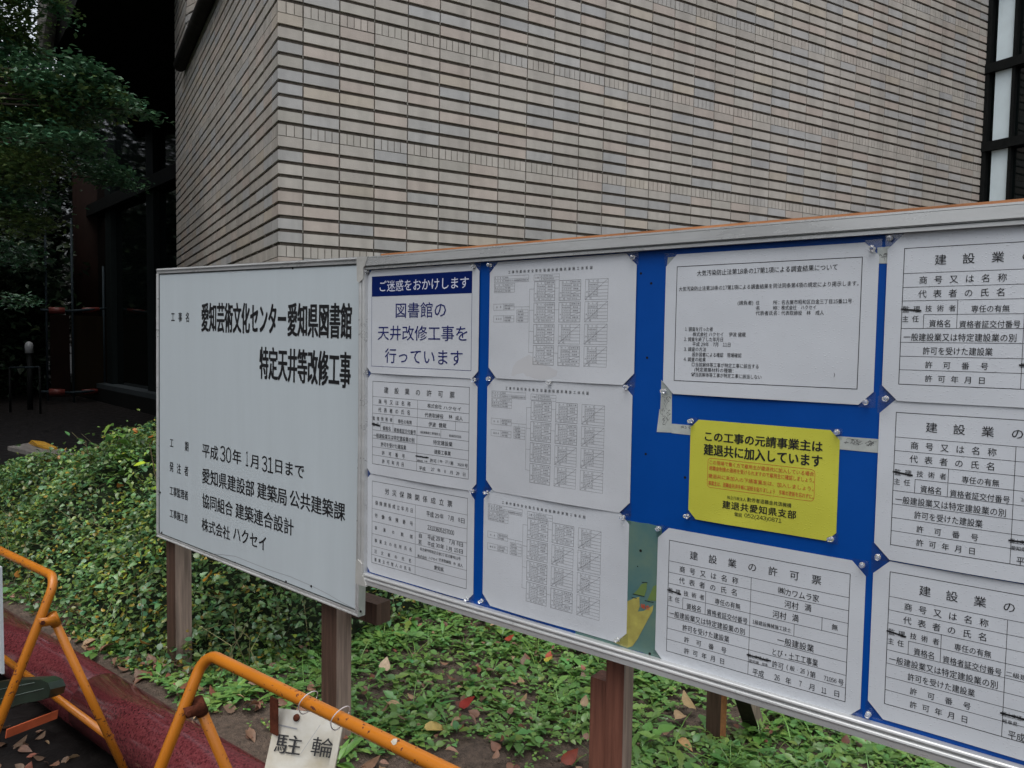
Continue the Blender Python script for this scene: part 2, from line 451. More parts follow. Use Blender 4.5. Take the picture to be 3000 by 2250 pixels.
def brick_wall(bm, mm, hm, org, d, nrm, L, z0, z1, first, keep=None, s0=0., seed=1):
    R = random.Random(seed)
    W, J, HJ = .2435, .0092, .0062
    ok = keep or (lambda a, b, c, e: [(a, b)])
    for kind, a, b in courses(z0, z1):
        edges = [s0]
        s = first
        while s < L - .02: edges.append(s); s += W
        edges.append(L)
        RC = random.Random(int(round(a * 1000)))
        for i in range(len(edges) - 1):
            e0, e1 = edges[i] + (J / 2 if i else 0), edges[i + 1] - (J / 2 if i < len(edges) - 2 else 0)
            if e1 - e0 < .01: continue
            rr = RC if i == 0 else R
            base_t = rr.choices(TONES, TW)[0]
            def tone_h():
                g = rr.uniform(.92, 1.05); return tuple((1 + (x - 1) * .6) * g for x in base_t)
            def tone():
                t = rr.choices(TONES, TW)[0]; g = rr.uniform(.90, 1.06)
                return tuple(x * g for x in t)
            for (q0, q1) in ok(e0, e1, a, b):
                if kind == 's':
                    off = R.uniform(-.0012, .0012); jz = R.uniform(-.0012, .0012)
                    bm.frame_box(org, d, ZZ, nrm, q0, q1, a + jz, b + jz, -.045, off, 0, tone())
                else:
                    n = 5 if (q1 - q0) > .2 else max(1, round((q1 - q0) / .0487))
                    w = (q1 - q0) / n
                    for j in range(n):
                        g0 = q0 + j * w + (HJ / 2 if j else 0); g1 = q0 + (j + 1) * w - (HJ / 2 if j < n - 1 else 0)
                        bm.frame_box(org, d, ZZ, nrm, g0, g1, a, b, -.045, R.uniform(-.001, .001), 0, tone_h())
                    hm.frame_box(org, d, ZZ, nrm, q0, q1, a - TH, b, -.04, -.0075)
                # pale mortar nibs that stick out where the joints cross
                if kind == 's' and i < len(edges) - 2 and R.random() < .6:
                    x = edges[i + 1]
                    if abs(q1 - (x - J / 2)) < 1e-6:
                        hm.frame_box(org, d, ZZ, nrm, x - J / 2 + .001, x + J / 2 - .001, a - GAP * R.uniform(.3, .9), a + .004, -.03, -.004 - R.random() * .008)

bld = thing('library_building', 'tall building of grey brown bricks with dark windows and a shaded glazed entrance', 'building', tuple(CORNER))
bm, mm, hm = MB(), MB(), MB()
nR = np.array([WD[1], -WD[0], 0.]); nR = nR if nR @ (EYE - CORNER) > 0 else -nR
nL = np.array([WE[1], -WE[0], 0.]); nL = nL if nL @ (EYE - CORNER) > 0 else -nL
LR, LL, TOPZ = 8.13, 5.2, 7.4
LEDGE_Z, JAMB, REC0 = 4.52, 4.22, .75
brick_wall(bm, mm, hm, CORNER, WD, nR, LR, .1, TOPZ, .161, seed=3)
def keep_left(a, b, c, e):
    if c < LEDGE_Z + .03: return [(a, b)]
    if b <= REC0 or a >= JAMB: return [(a, b)]
    r = []
    if a < REC0: r.append((a, REC0))
    if b > JAMB: r.append((JAMB, b))
    return r
brick_wall(bm, mm, hm, CORNER, WE, nL, LL, .1, TOPZ, .172, keep_left, s0=.0455, seed=4)
JP = CORNER + WE * JAMB
RD = np.array([.9985, -.054, 0.]); nJ = np.array([-RD[1], RD[0], 0.]); nJ = nJ if nJ @ (EYE - JP) > 0 else -nJ
brick_wall(bm, mm, hm, JP, RD, nJ, 3.2, LEDGE_Z + .05, TOPZ, .2, s0=.03, seed=5)
wall = bm.build('brick_wall', M['brick'], bld)
RC_ = .014
mm.frame_box(CORNER, WD, ZZ, nR, RC_, LR - .004, 0, TOPZ, -.3, -RC_)
mm.frame_box(CORNER, WE, ZZ, nL, .3, LL - .004, 0, LEDGE_Z, -.3, -RC_)
mm.frame_box(CORNER, WE, ZZ, nL, .3, REC0 - .004, LEDGE_Z, TOPZ, -.3, -RC_)
mm.frame_box(CORNER, WE, ZZ, nL, JAMB + .004, LL - .004, LEDGE_Z, TOPZ, -.3, -RC_)
mm.frame_box(JP, RD, ZZ, nJ, .05, 3.2, LEDGE_Z, TOPZ, -.1, -RC_)
mm.frame_box(CORNER, WE, ZZ, nL, RC_ + .002, .3, 0, TOPZ, -.3, -RC_ - .001)
mm.build('mortar', M['mortar'], wall)
hm.build('mortar_joints', M['header_mortar'], wall)
mb = MB()
mb.frame_box(CORNER, WE, ZZ, nL, .6, LL - .2, TOPZ, TOPZ + .3, -8, .05)
mb.frame_box(CORNER, WD, ZZ, nR, .0, LR + 3, TOPZ + .302, TOPZ + .6, -8, .06)
mb.build('roof_edge', M['dark_metal'], bld)
# dark metal sill under the recess of the short wall
mb = MB()
pts = [CORNER + WE * s + nL * .055 + ZZ * (LEDGE_Z + .0 + (.02 if s < 4 else 0)) for s in (REC0 - .05, 2.0, 3.2, JAMB + .1)]
mb.tube(pts, .068, 12)
mb.build('metal_sill', M['stained_metal'], bld, True)
# back of the left end
mb = MB()
mb.frame_box(CORNER + WE * LL, -nL, ZZ, WE, 0.002, 6, 0, TOPZ, -.3, 0)
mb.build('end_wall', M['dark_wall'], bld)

# window at the far end of the long wall
WC = CORNER + WD * LR
wp = Plane(WC, -WE, ZZ)
def wt(px, py): return wp.uv(px, py)
win = MB()
win.frame_box(WC, -WE, ZZ, wp.n, -.02, .045, .3, TOPZ, -.12, .02)
for i in range(1, 4):
    win.frame_box(WC, -WE, ZZ, wp.n, -.035 + i * 1.05 - .73, i * 1.05 - .73, .3, TOPZ, -.12, .005)
for z in (.35, 1.2, 2.08, 2.98, 3.86, 4.76, 5.66, 6.56):
    win.frame_box(WC, -WE, ZZ, wp.n, .0, 3.1, z - .05, z + .055, -.12, .035)
wf = win.build('window', M['dark_metal'], bld)
mb = MB(); mb.frame_box(WC, -WE, ZZ, wp.n, .0, 3.1, .3, TOPZ, -.14, -.055); mb.build('pane', M['dark_glass'], wf)
mb = MB()
for z0, z1 in ((1.255, 2.03), (2.135, 2.93), (3.035, 3.81), (3.915, 4.71), (4.815, 5.61), (5.715, 6.5)):
    mb.frame_box(WC, -WE, ZZ, wp.n, .09, .275, z0, z1, -.054, -.030)
mb.build('white_infill', M['white_panel'], wf)

# shaded glass front beyond the short wall
GP = np.array([-15.036, 7.612, 0.]); GD = np.array([-.985, .172, 0.]); GD /= np.linalg.norm(GD)
gp = Plane(GP, -GD, ZZ)
gn = gp.n
mb = MB(); mb.frame_box(GP, GD, ZZ, gn, -6, 17, .4, 7.4, -.3, -.1); gl = mb.build('glass_front', M['dark_glass'], bld)
mb = MB()
for p in ((474, 527),):
    z = gp.uv(*p)[1]
    mb.frame_box(GP, GD, ZZ, gn, -6, 17, z - .13, z + .13, -.098, .1)
t0, t1 = -gp.uv(432, 700)[0], -gp.uv(453, 700)[0]
mb.build('transom', M['dark_metal'], gl)
mb = MB()
for k in range(0, 4):
    o = k * 3.0
    mb.frame_box(GP, GD, ZZ, gn, min(t0, t1) + o, max(t0, t1) + o, .4, 5.9, -.097, .02)
mb.build('mullion', mat('mullion_metal', (.007, .011, .011), .7, .1, var=.2), gl)
mb = MB(); mb.frame_box(GP, GD, ZZ, gn, -6, 17, 0, .3, -.3, .25); mb.build('plinth', M['dark_metal'], bld)
mb = MB(); mb.frame_box(GP, GD, ZZ, gn, -6, 17, .302, .4, -.3, .22); mb.build('sill', M['pale_slab'], bld)
# soffit over the entrance
mb = MB()
ZS = gp.uv(474, 362)[1] + .1
q = [PZ(152, 165, ZS), PZ(176, 120, ZS), PZ(200, 70, ZS), PZ(228, -5, ZS), PZ(262, -90, ZS), np.array([-8.0, 3.75, ZS]), np.array([-8.9, 4.95, ZS]), np.array([-9.5, 17, ZS]), np.array([-27, 17, ZS])]
for p in q: p[2] = ZS
n = len(q); low = [tuple(p) for p in q]; hi = [(p[0], p[1], ZS + 1.6) for p in q]
mb.add(low + hi, [tuple(range(n)), tuple(reversed(range(n, 2 * n)))] + [(i, i + n, (i + 1) % n + n, (i + 1) % n) for i in range(n)])
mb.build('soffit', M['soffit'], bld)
mb = MB()
e0, e1 = GP + GD * 10, np.array([-26.0, 22.0, 0])
mb.frame_box(GP + GD * 17, np.array([.2, .98, 0]), ZZ, np.array([-.98, .2, 0]), 0, 9, 0, 9.4, -.3, 0)
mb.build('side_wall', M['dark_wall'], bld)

# ribbed brick arch rising from the painted column
arc = MB()
prof_b = [(104, 175), (122, 175), (128, 172), (134, 170), (140, 168), (146, 166), (150, 160)]
ys_ = [172, 130, 90, 50, 10, -40, -110, -200, -320]
cl = [(104, 106, 108, 109, 110, 114, 122, 138, 170), (122, 127, 132, 138, 146, 158, 180, 215, 270),
      (128, 136, 144, 153, 164, 180, 205, 250, 315), (134, 144, 155, 166, 180, 200, 228, 282, 355),
      (140, 151, 164, 178, 194, 217, 250, 310, 392), (145, 158, 173, 189, 208, 234, 272, 338, 425), (149, 164, 182, 201, 223, 252, 294, 366, 458)]
for i in range(6):
    for k in range(len(ys_) - 1):
        d0, d1 = 12.4 + .2 * i, 12.4 + .2 * (i + 1) - .05
        g = 0 if i == 0 else 2
        A = PD(cl[i][k] + g, ys_[k], d0); B = PD(cl[i + 1][k] - 1.4, ys_[k], d1)
        C_ = PD(cl[i + 1][k + 1] - 1.4, ys_[k + 1], d1); D_ = PD(cl[i][k + 1] + g, ys_[k + 1], d0)
        bk = np.array([-.8, .5, .25]) * .25
        P8 = [A, B, C_, D_, A + bk, B + bk, C_ + bk, D_ + bk]
        arc.add(P8, [(0, 1, 2, 3), (7, 6, 5, 4), (0, 4, 5, 1), (1, 5, 6, 2), (2, 6, 7, 3), (3, 7, 4, 0)])
arc.build('ribbed_arch', M['arch'], bld)
mb = MB()
for i in range(1):
    c0 = PZ(240, 1165, 0)
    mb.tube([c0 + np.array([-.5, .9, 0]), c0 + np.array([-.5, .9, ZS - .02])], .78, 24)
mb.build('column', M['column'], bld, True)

# ------------------------------------------------------------------ scaffold and boards round the column
sc = thing('scaffold', 'grey pipe scaffold with red clamps round the reddish brown column', 'scaffold', tuple(PZ(210, 1180, 0)))
def at_d(px, py, d=20.0): return PD(px, py, d)
for x, d in ((131, 20.3), (208, 19.6), (302, 20.2), (330, 20.6)):
    mb = MB(); t = at_d(x, 640 if x < 300 else 780, d); b_ = np.array([t[0], t[1], 0.])
    mb.tube([b_, t], .026, 8); mb.build('upright', M['galv'], sc, True)
for y in (908, 1147):
    mb = MB(); mb.tube([at_d(118, y, 19.4), at_d(212, y + 4, 19.4)], .028, 8); mb.tube([at_d(208, y + 3, 19.4), at_d(335, y - 6, 20.2)], .028, 8)
    rl = mb.build('ledger', M['galv'], sc, True)
    for p0_, p1_, r_ in ((at_d(143, y + 1, 19.3), at_d(190, y + 3, 19.3), .075), (at_d(243, y + 1, 19.7), at_d(288, y - 1, 19.9), .06)):
        mb = MB(); mb.tube([p0_, p1_], r_, 10); mb.build('clamp', M['clamp_red'], rl, True)
mb = MB()
A = at_d(213, 1150, 19.75); B = at_d(326, 1143, 20.3)
u = (B - A); u[2] = 0; W_ = np.linalg.norm(u); u /= W_
mb.frame_box(np.array([A[0], A[1], 0]), u, ZZ, np.array([u[1], -u[0], 0]), 0, W_, .12, 1.95, -.02, 0)
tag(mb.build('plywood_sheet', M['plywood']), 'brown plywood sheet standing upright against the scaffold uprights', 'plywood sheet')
mb = MB()
A = at_d(150, 1150, 19.9); B = at_d(206, 1152, 19.8)
u = (B - A); u[2] = 0; W_ = np.linalg.norm(u); u /= W_
mb.frame_box(np.array([A[0], A[1], 0]), u, ZZ, np.array([u[1], -u[0], 0]), 0, W_, .12, 1.95, -.02, 0)
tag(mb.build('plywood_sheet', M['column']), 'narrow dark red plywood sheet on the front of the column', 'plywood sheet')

# small things on the paving behind the shrubs
mb = MB()
o = PZ(22, 1308, .05); a1 = PZ(92, 1296, .05); b1 = PZ(172, 1344, .05)
mb.add([o, a1, PZ(235, 1330, .05), b1] + [p - np.array([0, 0, .05]) for p in (o, a1, PZ(235, 1330, .05), b1)],
       [(0, 3, 2, 1), (4, 5, 6, 7), (0, 1, 5, 4), (1, 2, 6, 5), (2, 3, 7, 6), (3, 0, 4, 7)])
tag(mb.build('stone_slab', M['concrete']), 'pale grey flat stone slab lying behind the green shrubs', 'stone slab')
mb = MB()
q = [PZ(84, 1297, .06), PZ(92, 1289, .12), PZ(130, 1294, .12), PZ(168, 1310, .08), PZ(150, 1316, .06), PZ(110, 1303, .09)]
mb.add(q + [p - np.array([0, 0, .025]) for p in q], [(0, 1, 2, 5), (5, 2, 3, 4), (11, 8, 7, 6), (10, 9, 8, 11), (0, 6, 7, 1), (1, 7, 8, 2), (2, 8, 9, 3), (3, 9, 10, 4), (4, 10, 11, 5), (5, 11, 6, 0)])
tag(mb.build('plastic_board', M['yellow_plastic']), 'crooked yellow plastic board lying on the pale stone slab', 'plastic board')
mb = MB(); c = PD(85, 1017, 18.0); r0 = .07
mb.tube([(c[0], c[1], 0), (c[0], c[1], c[2] - .12)], .05, 10)
gl_ = thing('garden_lamp', 'small white domed garden lamp on a dark post under the trees', 'garden lamp', (c[0], c[1], 0))
mb.build('post', M['dark_metal'], gl_, True)
mb = MB(); mb.tube([(c[0], c[1], c[2] - .12), (c[0], c[1], c[2] + .04), (c[0], c[1], c[2] + .09), (c[0], c[1], c[2] + .115)], [.075, .075, .055, .01], 14)
mb.build('lamp_head', M['lamp_white'], gl_, True)
mb = MB(); p0, p1 = PD(28, 1077, 17.5), PD(116, 1075, 17.0)
rl = thing('low_rail', 'thin pale metal rail standing low in the dark under the trees', 'rail', (p0[0], p0[1], 0))
mb.tube([p0, p1], .016, 8); mb.build('bar', M['galv'], rl, True)
for p in (p0, p1):
    mb = MB(); mb.tube([(p[0], p[1], 0), p], .02, 8); mb.build('leg', M['dark_metal'], rl, True)

# ------------------------------------------------------------------ round granite kerb
KY, KZ, KR = 1.271, .109, .109
jx = PZ(300, 1985, .2)[0]
w = 1.18
mb = MB()
n = 48
prof = [(-.5 * w + .002, KR - .004), (-.5 * w + .006, KR), (0, KR), (.5 * w - .006, KR), (.5 * w - .002, KR - .004)]
mb.tube([(x, 0, 0) for x, _ in prof], [r for _, r in prof], n)
k0 = mb.build('granite_kerb', M['granite'], None, True)
k0.location = (jx + w / 2, KY, KZ)
KG = 'round red granite kerb stones along the planting bed'
names = {0: 'glossy round red granite kerb stone lying behind the orange barricade with the hanging card',
         -1: 'round red granite kerb stone behind the end legs of the barricade at the photo edge'}
tag(k0, names[0], 'kerb stone', KG)
k1 = k0.copy(); COL.objects.link(k1); k1.location.x = jx - w / 2; k1['label'] = names[-1]
for i, lab in ((-2, 'round red granite kerb stone running out at the left edge of the photo'), (1, 'round red granite kerb stone running out of the bottom of the photo')):
    k = k0.copy(); COL.objects.link(k); k.location.x = jx + w / 2 + i * w; k['label'] = lab
mb = MB()
# ------------------------------------------------------------------ lettering
GL = {}
def glyph(ch, w=0.):
    k = (ch, w)
    if k not in GL:
        dig = ch in '0123456789'
        c = bpy.data.curves.new('glyph', 'FONT'); c.body = chr(ord(ch) + 0xFEE0) if dig else ch; c.size = 1; c.resolution_u = 2; c.offset = w
        o = bpy.data.objects.new('glyph', c)
        me = o.to_mesh()
        n = len(me.vertices); v = np.zeros(n * 3); me.vertices.foreach_get('co', v); v = v.reshape(-1, 3)[:, :2].copy()
        f = [tuple(p.vertices) for p in me.polygons]
        o.to_mesh_clear(); bpy.data.objects.remove(o); bpy.data.curves.remove(c)
        if dig: v[:, 0] -= .22
        full = ord(ch) > 0x2fff or ch in '□㈱・'
        adv = 1.0 if full else .56 if dig else (.30 if ch == ' ' else (v[:, 0].max() + .06 if n else .3))
        GL[k] = (v, f, adv, v[:, 0].min() if n else 0, v[:, 0].max() if n else adv)
    return GL[k]

def cut(V, F):
    """divide a long thin quad (or a big patch) so that it can bend"""
    if len(V) != 4: return V, F
    l1, l2 = np.linalg.norm(V[1] - V[0]), np.linalg.norm(V[3] - V[0])
    n1, n2 = max(1, int(l1 / .012)), max(1, int(l2 / .012))
    if n1 == 1 and n2 == 1: return V, F
    Q = np.array([(V[0] * (1 - i / n1) + V[1] * (i / n1)) * (1 - j / n2) + (V[3] * (1 - i / n1) + V[2] * (i / n1)) * (j / n2) for j in range(n2 + 1) for i in range(n1 + 1)])
    return Q, [(j * (n1 + 1) + i, j * (n1 + 1) + i + 1, (j + 1) * (n1 + 1) + i + 1, (j + 1) * (n1 + 1) + i) for j in range(n2) for i in range(n1)]

class Print:
    """flat print on a plane: collects glyphs, rules and patches, offset towards the viewer"""
    def __init__(s, plane, off=.0006, disp=None):
        s.p, s.off, s.disp = plane, off, disp; s.g = {}
    def mb(s, m):
        if m not in s.g: s.g[m] = MB()
        return s.g[m]
    def put(s, V, F, m, lift=0.):
        V = np.asarray(V)
        if s.disp is not None and len(F) == 1:               # long rules follow the bend of the sheet
            V, F = cut(V, F)
        P = s.p.o + np.outer(V[:, 0], s.p.u) + np.outer(V[:, 1], s.p.v) + s.p.n * (s.off + lift)
        if s.disp is not None: P = P + np.outer(s.disp(V[:, 0], V[:, 1]), s.p.n)
        s.mb(m).add(P, F)
    def text(s, t, a0, a1, b, em, m='ink', w=0., even=False, ws=1.0, lift=.0003):
        """t between a0 and a1, its middle at height b; a heavy weight is struck several times"""
        if w > .0015:
            d = max(w, .006) * em * .8
            for i, (dx, dy) in enumerate(((-1, -.6), (1, -.6), (-1, .6), (1, .6), (0, 0)) if w > .012 else ((-1, -.6), (1, .6))):
                s.text(t, a0 + dx * d, a1 + dx * d, b + dy * d, em, m, 0., even, ws, lift + .00002 * (i + 1))
            return
        w = 0.
        ch = list(t)
        if even:
            ch = [c for c in ch if c not in ' 　']
            for i, c in enumerate(ch):
                v, f, adv, g0, g1 = glyph(c, w); sx = em * ws
                k = i / max(1, len(ch) - 1); cx = (a0 + sx * .48) * (1 - k) + (a1 - sx * .48) * k
                if len(v): s.put(np.c_[cx + (v[:, 0] - .5) * sx, b + (v[:, 1] - .38) * em], f, m, lift)
            return
        x = 0; pos = []
        for c in ch:
            g = glyph(c, w); pos.append((x, g)); x += g[2]
        vis = [(q, g) for q, g in pos if len(g[0])]
        if not vis: return
        lo = vis[0][0] + vis[0][1][3]; hi = vis[-1][0] + vis[-1][1][4]
        sx = (a1 - a0) / max(1e-6, hi - lo)
        if len(vis) == 1 and ord(vis[0][1] and t.strip()[0]) < 0x2fff and sx > em * .85:
            c_ = (a0 + a1) / 2; sx = em * .85; a0 = c_ - (hi - lo) * sx / 2
        mid = .38 if any(ord(c) > 0x2fff for c in ch) else .36
        for q, g in vis:
            v, f = g[0], g[1]
            s.put(np.c_[a0 + (q - lo + v[:, 0]) * sx, b + (v[:, 1] - mid) * em], f, m, lift)
    def line(s, a0, b0, a1, b1, w=.0009, m='ink', lift=0.):
        d = np.array([a1 - a0, b1 - b0], float); l = np.linalg.norm(d); d /= l; q = np.array([-d[1], d[0]]) * w / 2
        A, B = np.array([a0, b0]), np.array([a1, b1]); e = d * w / 2
        s.put([A - q - e, B - q + e, B + q + e, A + q - e], [(0, 1, 2, 3)], m, lift)
    def rect(s, a0, b0, a1, b1, w=.0009, m='ink', lift=0.):
        s.line(a0, b0, a1, b0, w, m, lift); s.line(a0, b1, a1, b1, w, m, lift)
        s.line(a0, b0, a0, b1, w, m, lift + .00004); s.line(a1, b0, a1, b1, w, m, lift + .00004)
    def patch(s, pts, m, lift=0.):
        s.put(pts, [tuple(range(len(pts)))], m, lift)
    def build(s, name, parent):
        first = None
        for m, b in s.g.items():
            o = b.build(name, M[m], parent)
        return o

class Crop:
    """pixel positions read in an enlarged crop of the photograph"""
    def __init__(s, x, y, k): s.x, s.y, s.k = x, y, k
    def __call__(s, a, b): return s.x + a / s.k, s.y + b / s.k

def printer(pr, crop):
    pl = pr.p
    def T(t, x0, x1, y, h, m='ink', w=0., even=False, ws=1.0, fill=.92, y1=None):
        a0, b0 = pl.uv(*crop(x0, y)); a1, _ = pl.uv(*crop(x1, y if y1 is None else y1))
        _, bt = pl.uv(*crop(x0, y - h / 2)); _, bb = pl.uv(*crop(x0, y + h / 2))
        pr.text(t, a0, a1, b0, (bt - bb) / fill, m, w, even, ws)
    return T
# ------------------------------------------------------------------ white construction sign on timber posts
SD, SDL = 1.476, 1.503
tr, tl, bl_ = PY(1060, 752, SD), PY(461.5, 787, SDL), PY(459, 1572, SDL)
br = PY(1058, 1812, SD)
SP = Plane(bl_, br - bl_, tl - bl_)
SW = (SP.uv(1058, 1812)[0] + SP.uv(1060, 752)[0]) / 2
SH = (SP.uv(461.5, 787)[1] + SP.uv(1060, 752)[1]) / 2
sg = thing('construction_sign', 'large white site sign with black lettering on two timber posts, left of the blue board', 'sign', (-2.3, 1.5, BED))
X, Y, Z = np.eye(3)
mb = MB(); mb.frame_box(SP.o, SP.u, SP.v, SP.n, .006, SW - .006, .006, SH - .006, -.022, -.004)
panel = mb.build('panel', M['sign_white'], sg)
FR = .019
mb = MB()
for a0, a1, b0, b1 in ((0, SW, SH - FR, SH), (0, SW, 0, FR * .8), (0, FR * .75, FR * .8, SH - FR), (SW - FR * .75, SW, FR * .8, SH - FR)):
    mb.frame_box(SP.o, SP.u, SP.v, SP.n, a0, a1, b0, b1, -.026, 0)
    if a1 - a0 > .1: mb.tube([SP.pt(a0 + .004, b0 + (.013 if b0 > .1 else .004), 0), SP.pt(a1 - .004, b0 + (.013 if b0 > .1 else .004), 0)], .0038, 8)
    else: mb.tube([SP.pt(a0 + .004, b0, 0), SP.pt(a0 + .004, b1, 0)], .0034, 8)
fr = mb.build('frame', M['alu'], sg)
mb = MB()
mb.frame_box(SP.o, SP.u, SP.v, SP.n, FR * .75, SW - FR * .75, SH - FR - .0045, SH - FR, -.004, -.0025)
mb.frame_box(SP.o, SP.u, SP.v, SP.n, FR * .75, SW - FR * .75, FR * .8, FR * .8 + .004, -.004, -.0025)
mb.frame_box(SP.o, SP.u, SP.v, SP.n, FR * .75, FR * .75 + .003, FR * .8 + .004, SH - FR - .0045, -.004, -.0025)
mb.build('seal', M['alu_dark'], fr)
pr = Print(Plane(SP.o - SP.n * .004, SP.u, SP.v), .0004)
T = printer(pr, Crop(440, 760, 3.0727))
HV, BD = .025, .018
T('工事名', 190, 355, 517, 84, w=BD, even=True, ws=.75)
T('愛知芸術文化センター', 465, 1222, 520, 252, w=HV, y1=540)
T('愛知県図書館', 1241, 1813, 542, 292, w=HV, y1=550)
T('特定天井等改修工事', 988, 1804, 929, 282, w=HV, y1=1000)
T = printer(pr, Crop(440, 1200, 2.592))
T('工期', 150, 293, 249, 70, w=BD, even=True, ws=.75)
T('平成', 397, 516, 306, 104, w=BD, y1=325)
T('30', 532, 617, 332, 112, w=.004, fill=.70, y1=350)
T('年', 627, 692, 352, 106, w=BD)
T('1', 728, 746, 372, 108, w=.004, fill=.70)
T('月', 763, 822, 386, 104, w=BD)
T('31', 849, 935, 408, 112, w=.004, fill=.70)
T('日まで', 952, 1170, 424, 108, w=BD, y1=470)
T('発注者', 149, 291, 430, 74, w=BD, even=True, ws=.75)
T('愛知県建設部', 397, 790, 498, 114, w=BD, y1=580)
T('建築局', 815, 1037, 608, 122, w=BD, y1=650)
T('公共建築課', 1062, 1481, 668, 128, w=BD, y1=760)
T('工事監理者', 150, 288, 612, 70, w=BD, y1=645)
T('協同組合', 397, 627, 686, 106, w=BD, y1=735)
T('建築連合設計', 649, 1089, 762, 114, w=BD, y1=880)
T('工事施工者', 150, 286, 784, 66, w=BD, y1=820)
T('株式会社', 393, 606, 868, 96, w=BD, y1=920)
T('ハクセイ', 632, 880, 935, 96, w=BD, y1=1010, fill=.8)
pr.build('lettering', panel)
# creases, pin holes and scuffs on the panel
pr = Print(Plane(SP.o - SP.n * .004, SP.u, SP.v), .0003)
cr = [(372, 1075), (440, 1095), (540, 1103), (640, 1116), (760, 1165), (900, 1220), (1060, 1272), (1216, 1340), (1340, 1402), (1440, 1462), (1540, 1512)]
cc = Crop(440, 1200, 2.592)
q = [SP.uv(*cc(*p)) for p in cr]
for p0, p1 in zip(q, q[1:]): pr.line(*p0, *p1, .0016, 'scratch')
cc = Crop(440, 760, 3.0727)
q = [SP.uv(*cc(*p)) for p in ((590, 92), (650, 105), (740, 116), (830, 105), (920, 84))]
for p0, p1 in zip(q, q[1:]): pr.line(*p0, *p1, .0016, 'scratch_pale', .0001)
pr.build('scuff', panel)
nails = [SP.uv(*Crop(440, 760, 3.0727)(*p)) for p in ((763, 85), (1275, 77), (99, 118))] + [SP.uv(*Crop(440, 1200, 2.592)(*p)) for p in ((638, 1165), (1025, 1308), (82, 934), (70, 630), (1216, 1344), (1592, 1535))]
for a, b in nails:
    mb = MB(); mb.tube([SP.pt(a, b, -.004), SP.pt(a, b, -.0015)], [.0042, .003], 8); mb.build('nail', M['hole'], panel)
# posts and cross rail
def post(px0, pxm, py, y, w, d, mats, parent, top, bot, name='post', lean=0.):
    x0 = PY(px0, py, y)[0]
    mb = MB()
    P = [(x0, y, bot), (x0 + w, y, bot), (x0 + w, y + d, bot), (x0, y + d, bot), (x0 + lean, y, top), (x0 + w + lean, y, top), (x0 + w + lean, y + d, top), (x0 + lean, y + d, top)]
    mb.add(P[:4] + P[4:], [(3, 2, 1, 0), (4, 5, 6, 7), (0, 1, 5, 4), (2, 3, 7, 6), (3, 0, 4, 7)])
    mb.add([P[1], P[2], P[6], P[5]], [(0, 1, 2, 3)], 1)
    return mb.build(name, mats, parent)
SB = SDL + .027
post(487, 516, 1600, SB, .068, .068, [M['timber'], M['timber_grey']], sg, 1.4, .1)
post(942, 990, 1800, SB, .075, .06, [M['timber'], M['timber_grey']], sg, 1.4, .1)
mb = MB(); a = PY(1067, 1765, SB + .035)
mb.box(-1.95, a[0] + .028, SB + .062, SB + .12, a[2] - .075, a[2] - .008)
mb.build('cross_rail', M['timber'], sg)
# ------------------------------------------------------------------ blue notice board
BY = 1.45
BP = Plane((0, BY, 0), (1, 0, 0), (0, 0, 1))         # front of the blue panel; u = x, v = z
bx0 = BP.uv(1062, 1200)[0]; bx1 = bx0 + 1.86
zt = np.mean([BP.uv(*p)[1] for p in ((1300, 742), (1900, 693), (2450, 647), (3000, 597))])
zb = np.mean([BP.uv(*p)[1] for p in ((1068, 1701), (1827, 1941), (2500, 2142), (2855, 2250))])
board = thing('notice_board', 'long blue notice board in a silver frame covered with pinned sheets', 'notice board', (-.7, BY, BED))
mb = MB(); mb.box(bx0 + .004, bx1 - .004, BY, BY + .012, zb + .004, zt - .004)
bp_ = mb.build('panel', M['blue_board'], board)
mb = MB()
RT, RB, RS = .031, .030, .026
def rail(x0, x1, z0, z1): mb.box(x0, x1, BY - .014, BY - .0005, z0, z1)
rail(bx0 + RS, bx1 - RS, zt - RT, zt)
mb.box(bx0 + RS, bx1 - RS, BY - .0185, BY - .0142, zt - .021, zt - .0012)
mb.box(bx0 + RS, bx1 - RS, BY - .016, BY + .02, zt + .0003, zt + .004)
rail(bx0 + RS, bx1 - RS, zb, zb + RB)
mb.tube([(bx0 + RS, BY - .014, zb + RB - .004), (bx1 - RS, BY - .014, zb + RB - .004)], .0045, 10)
mb.tube([(bx0 + RS, BY - .0145, zb + RB - .0155), (bx1 - RS, BY - .0145, zb + RB - .0155)], .005, 10)
mb.box(bx0 + RS, bx1 - RS, BY - .018, BY - .0142, zb + .0004, zb + .0108)
rail(bx0, bx0 + RS - .0005, zb + .01, zt - .01)
mb.tube([(bx0 + .006, BY - .014, zb + .02), (bx0 + .006, BY - .014, zt - .02)], .0055, 10)
mb.tube([(bx0 + .019, BY - .014, zb + .02), (bx0 + .019, BY - .014, zt - .02)], .0045, 10)
rail(bx1 - RS + .0005, bx1, zb + .01, zt - .01)
fr = mb.build('frame', M['alu'], board)
mb = MB()
mb.box(bx0 + RS, bx1 - RS, BY - .0155, BY - .0145, zt - .0245, zt - .0225)
mb.build('groove', M['alu_dark'], fr)
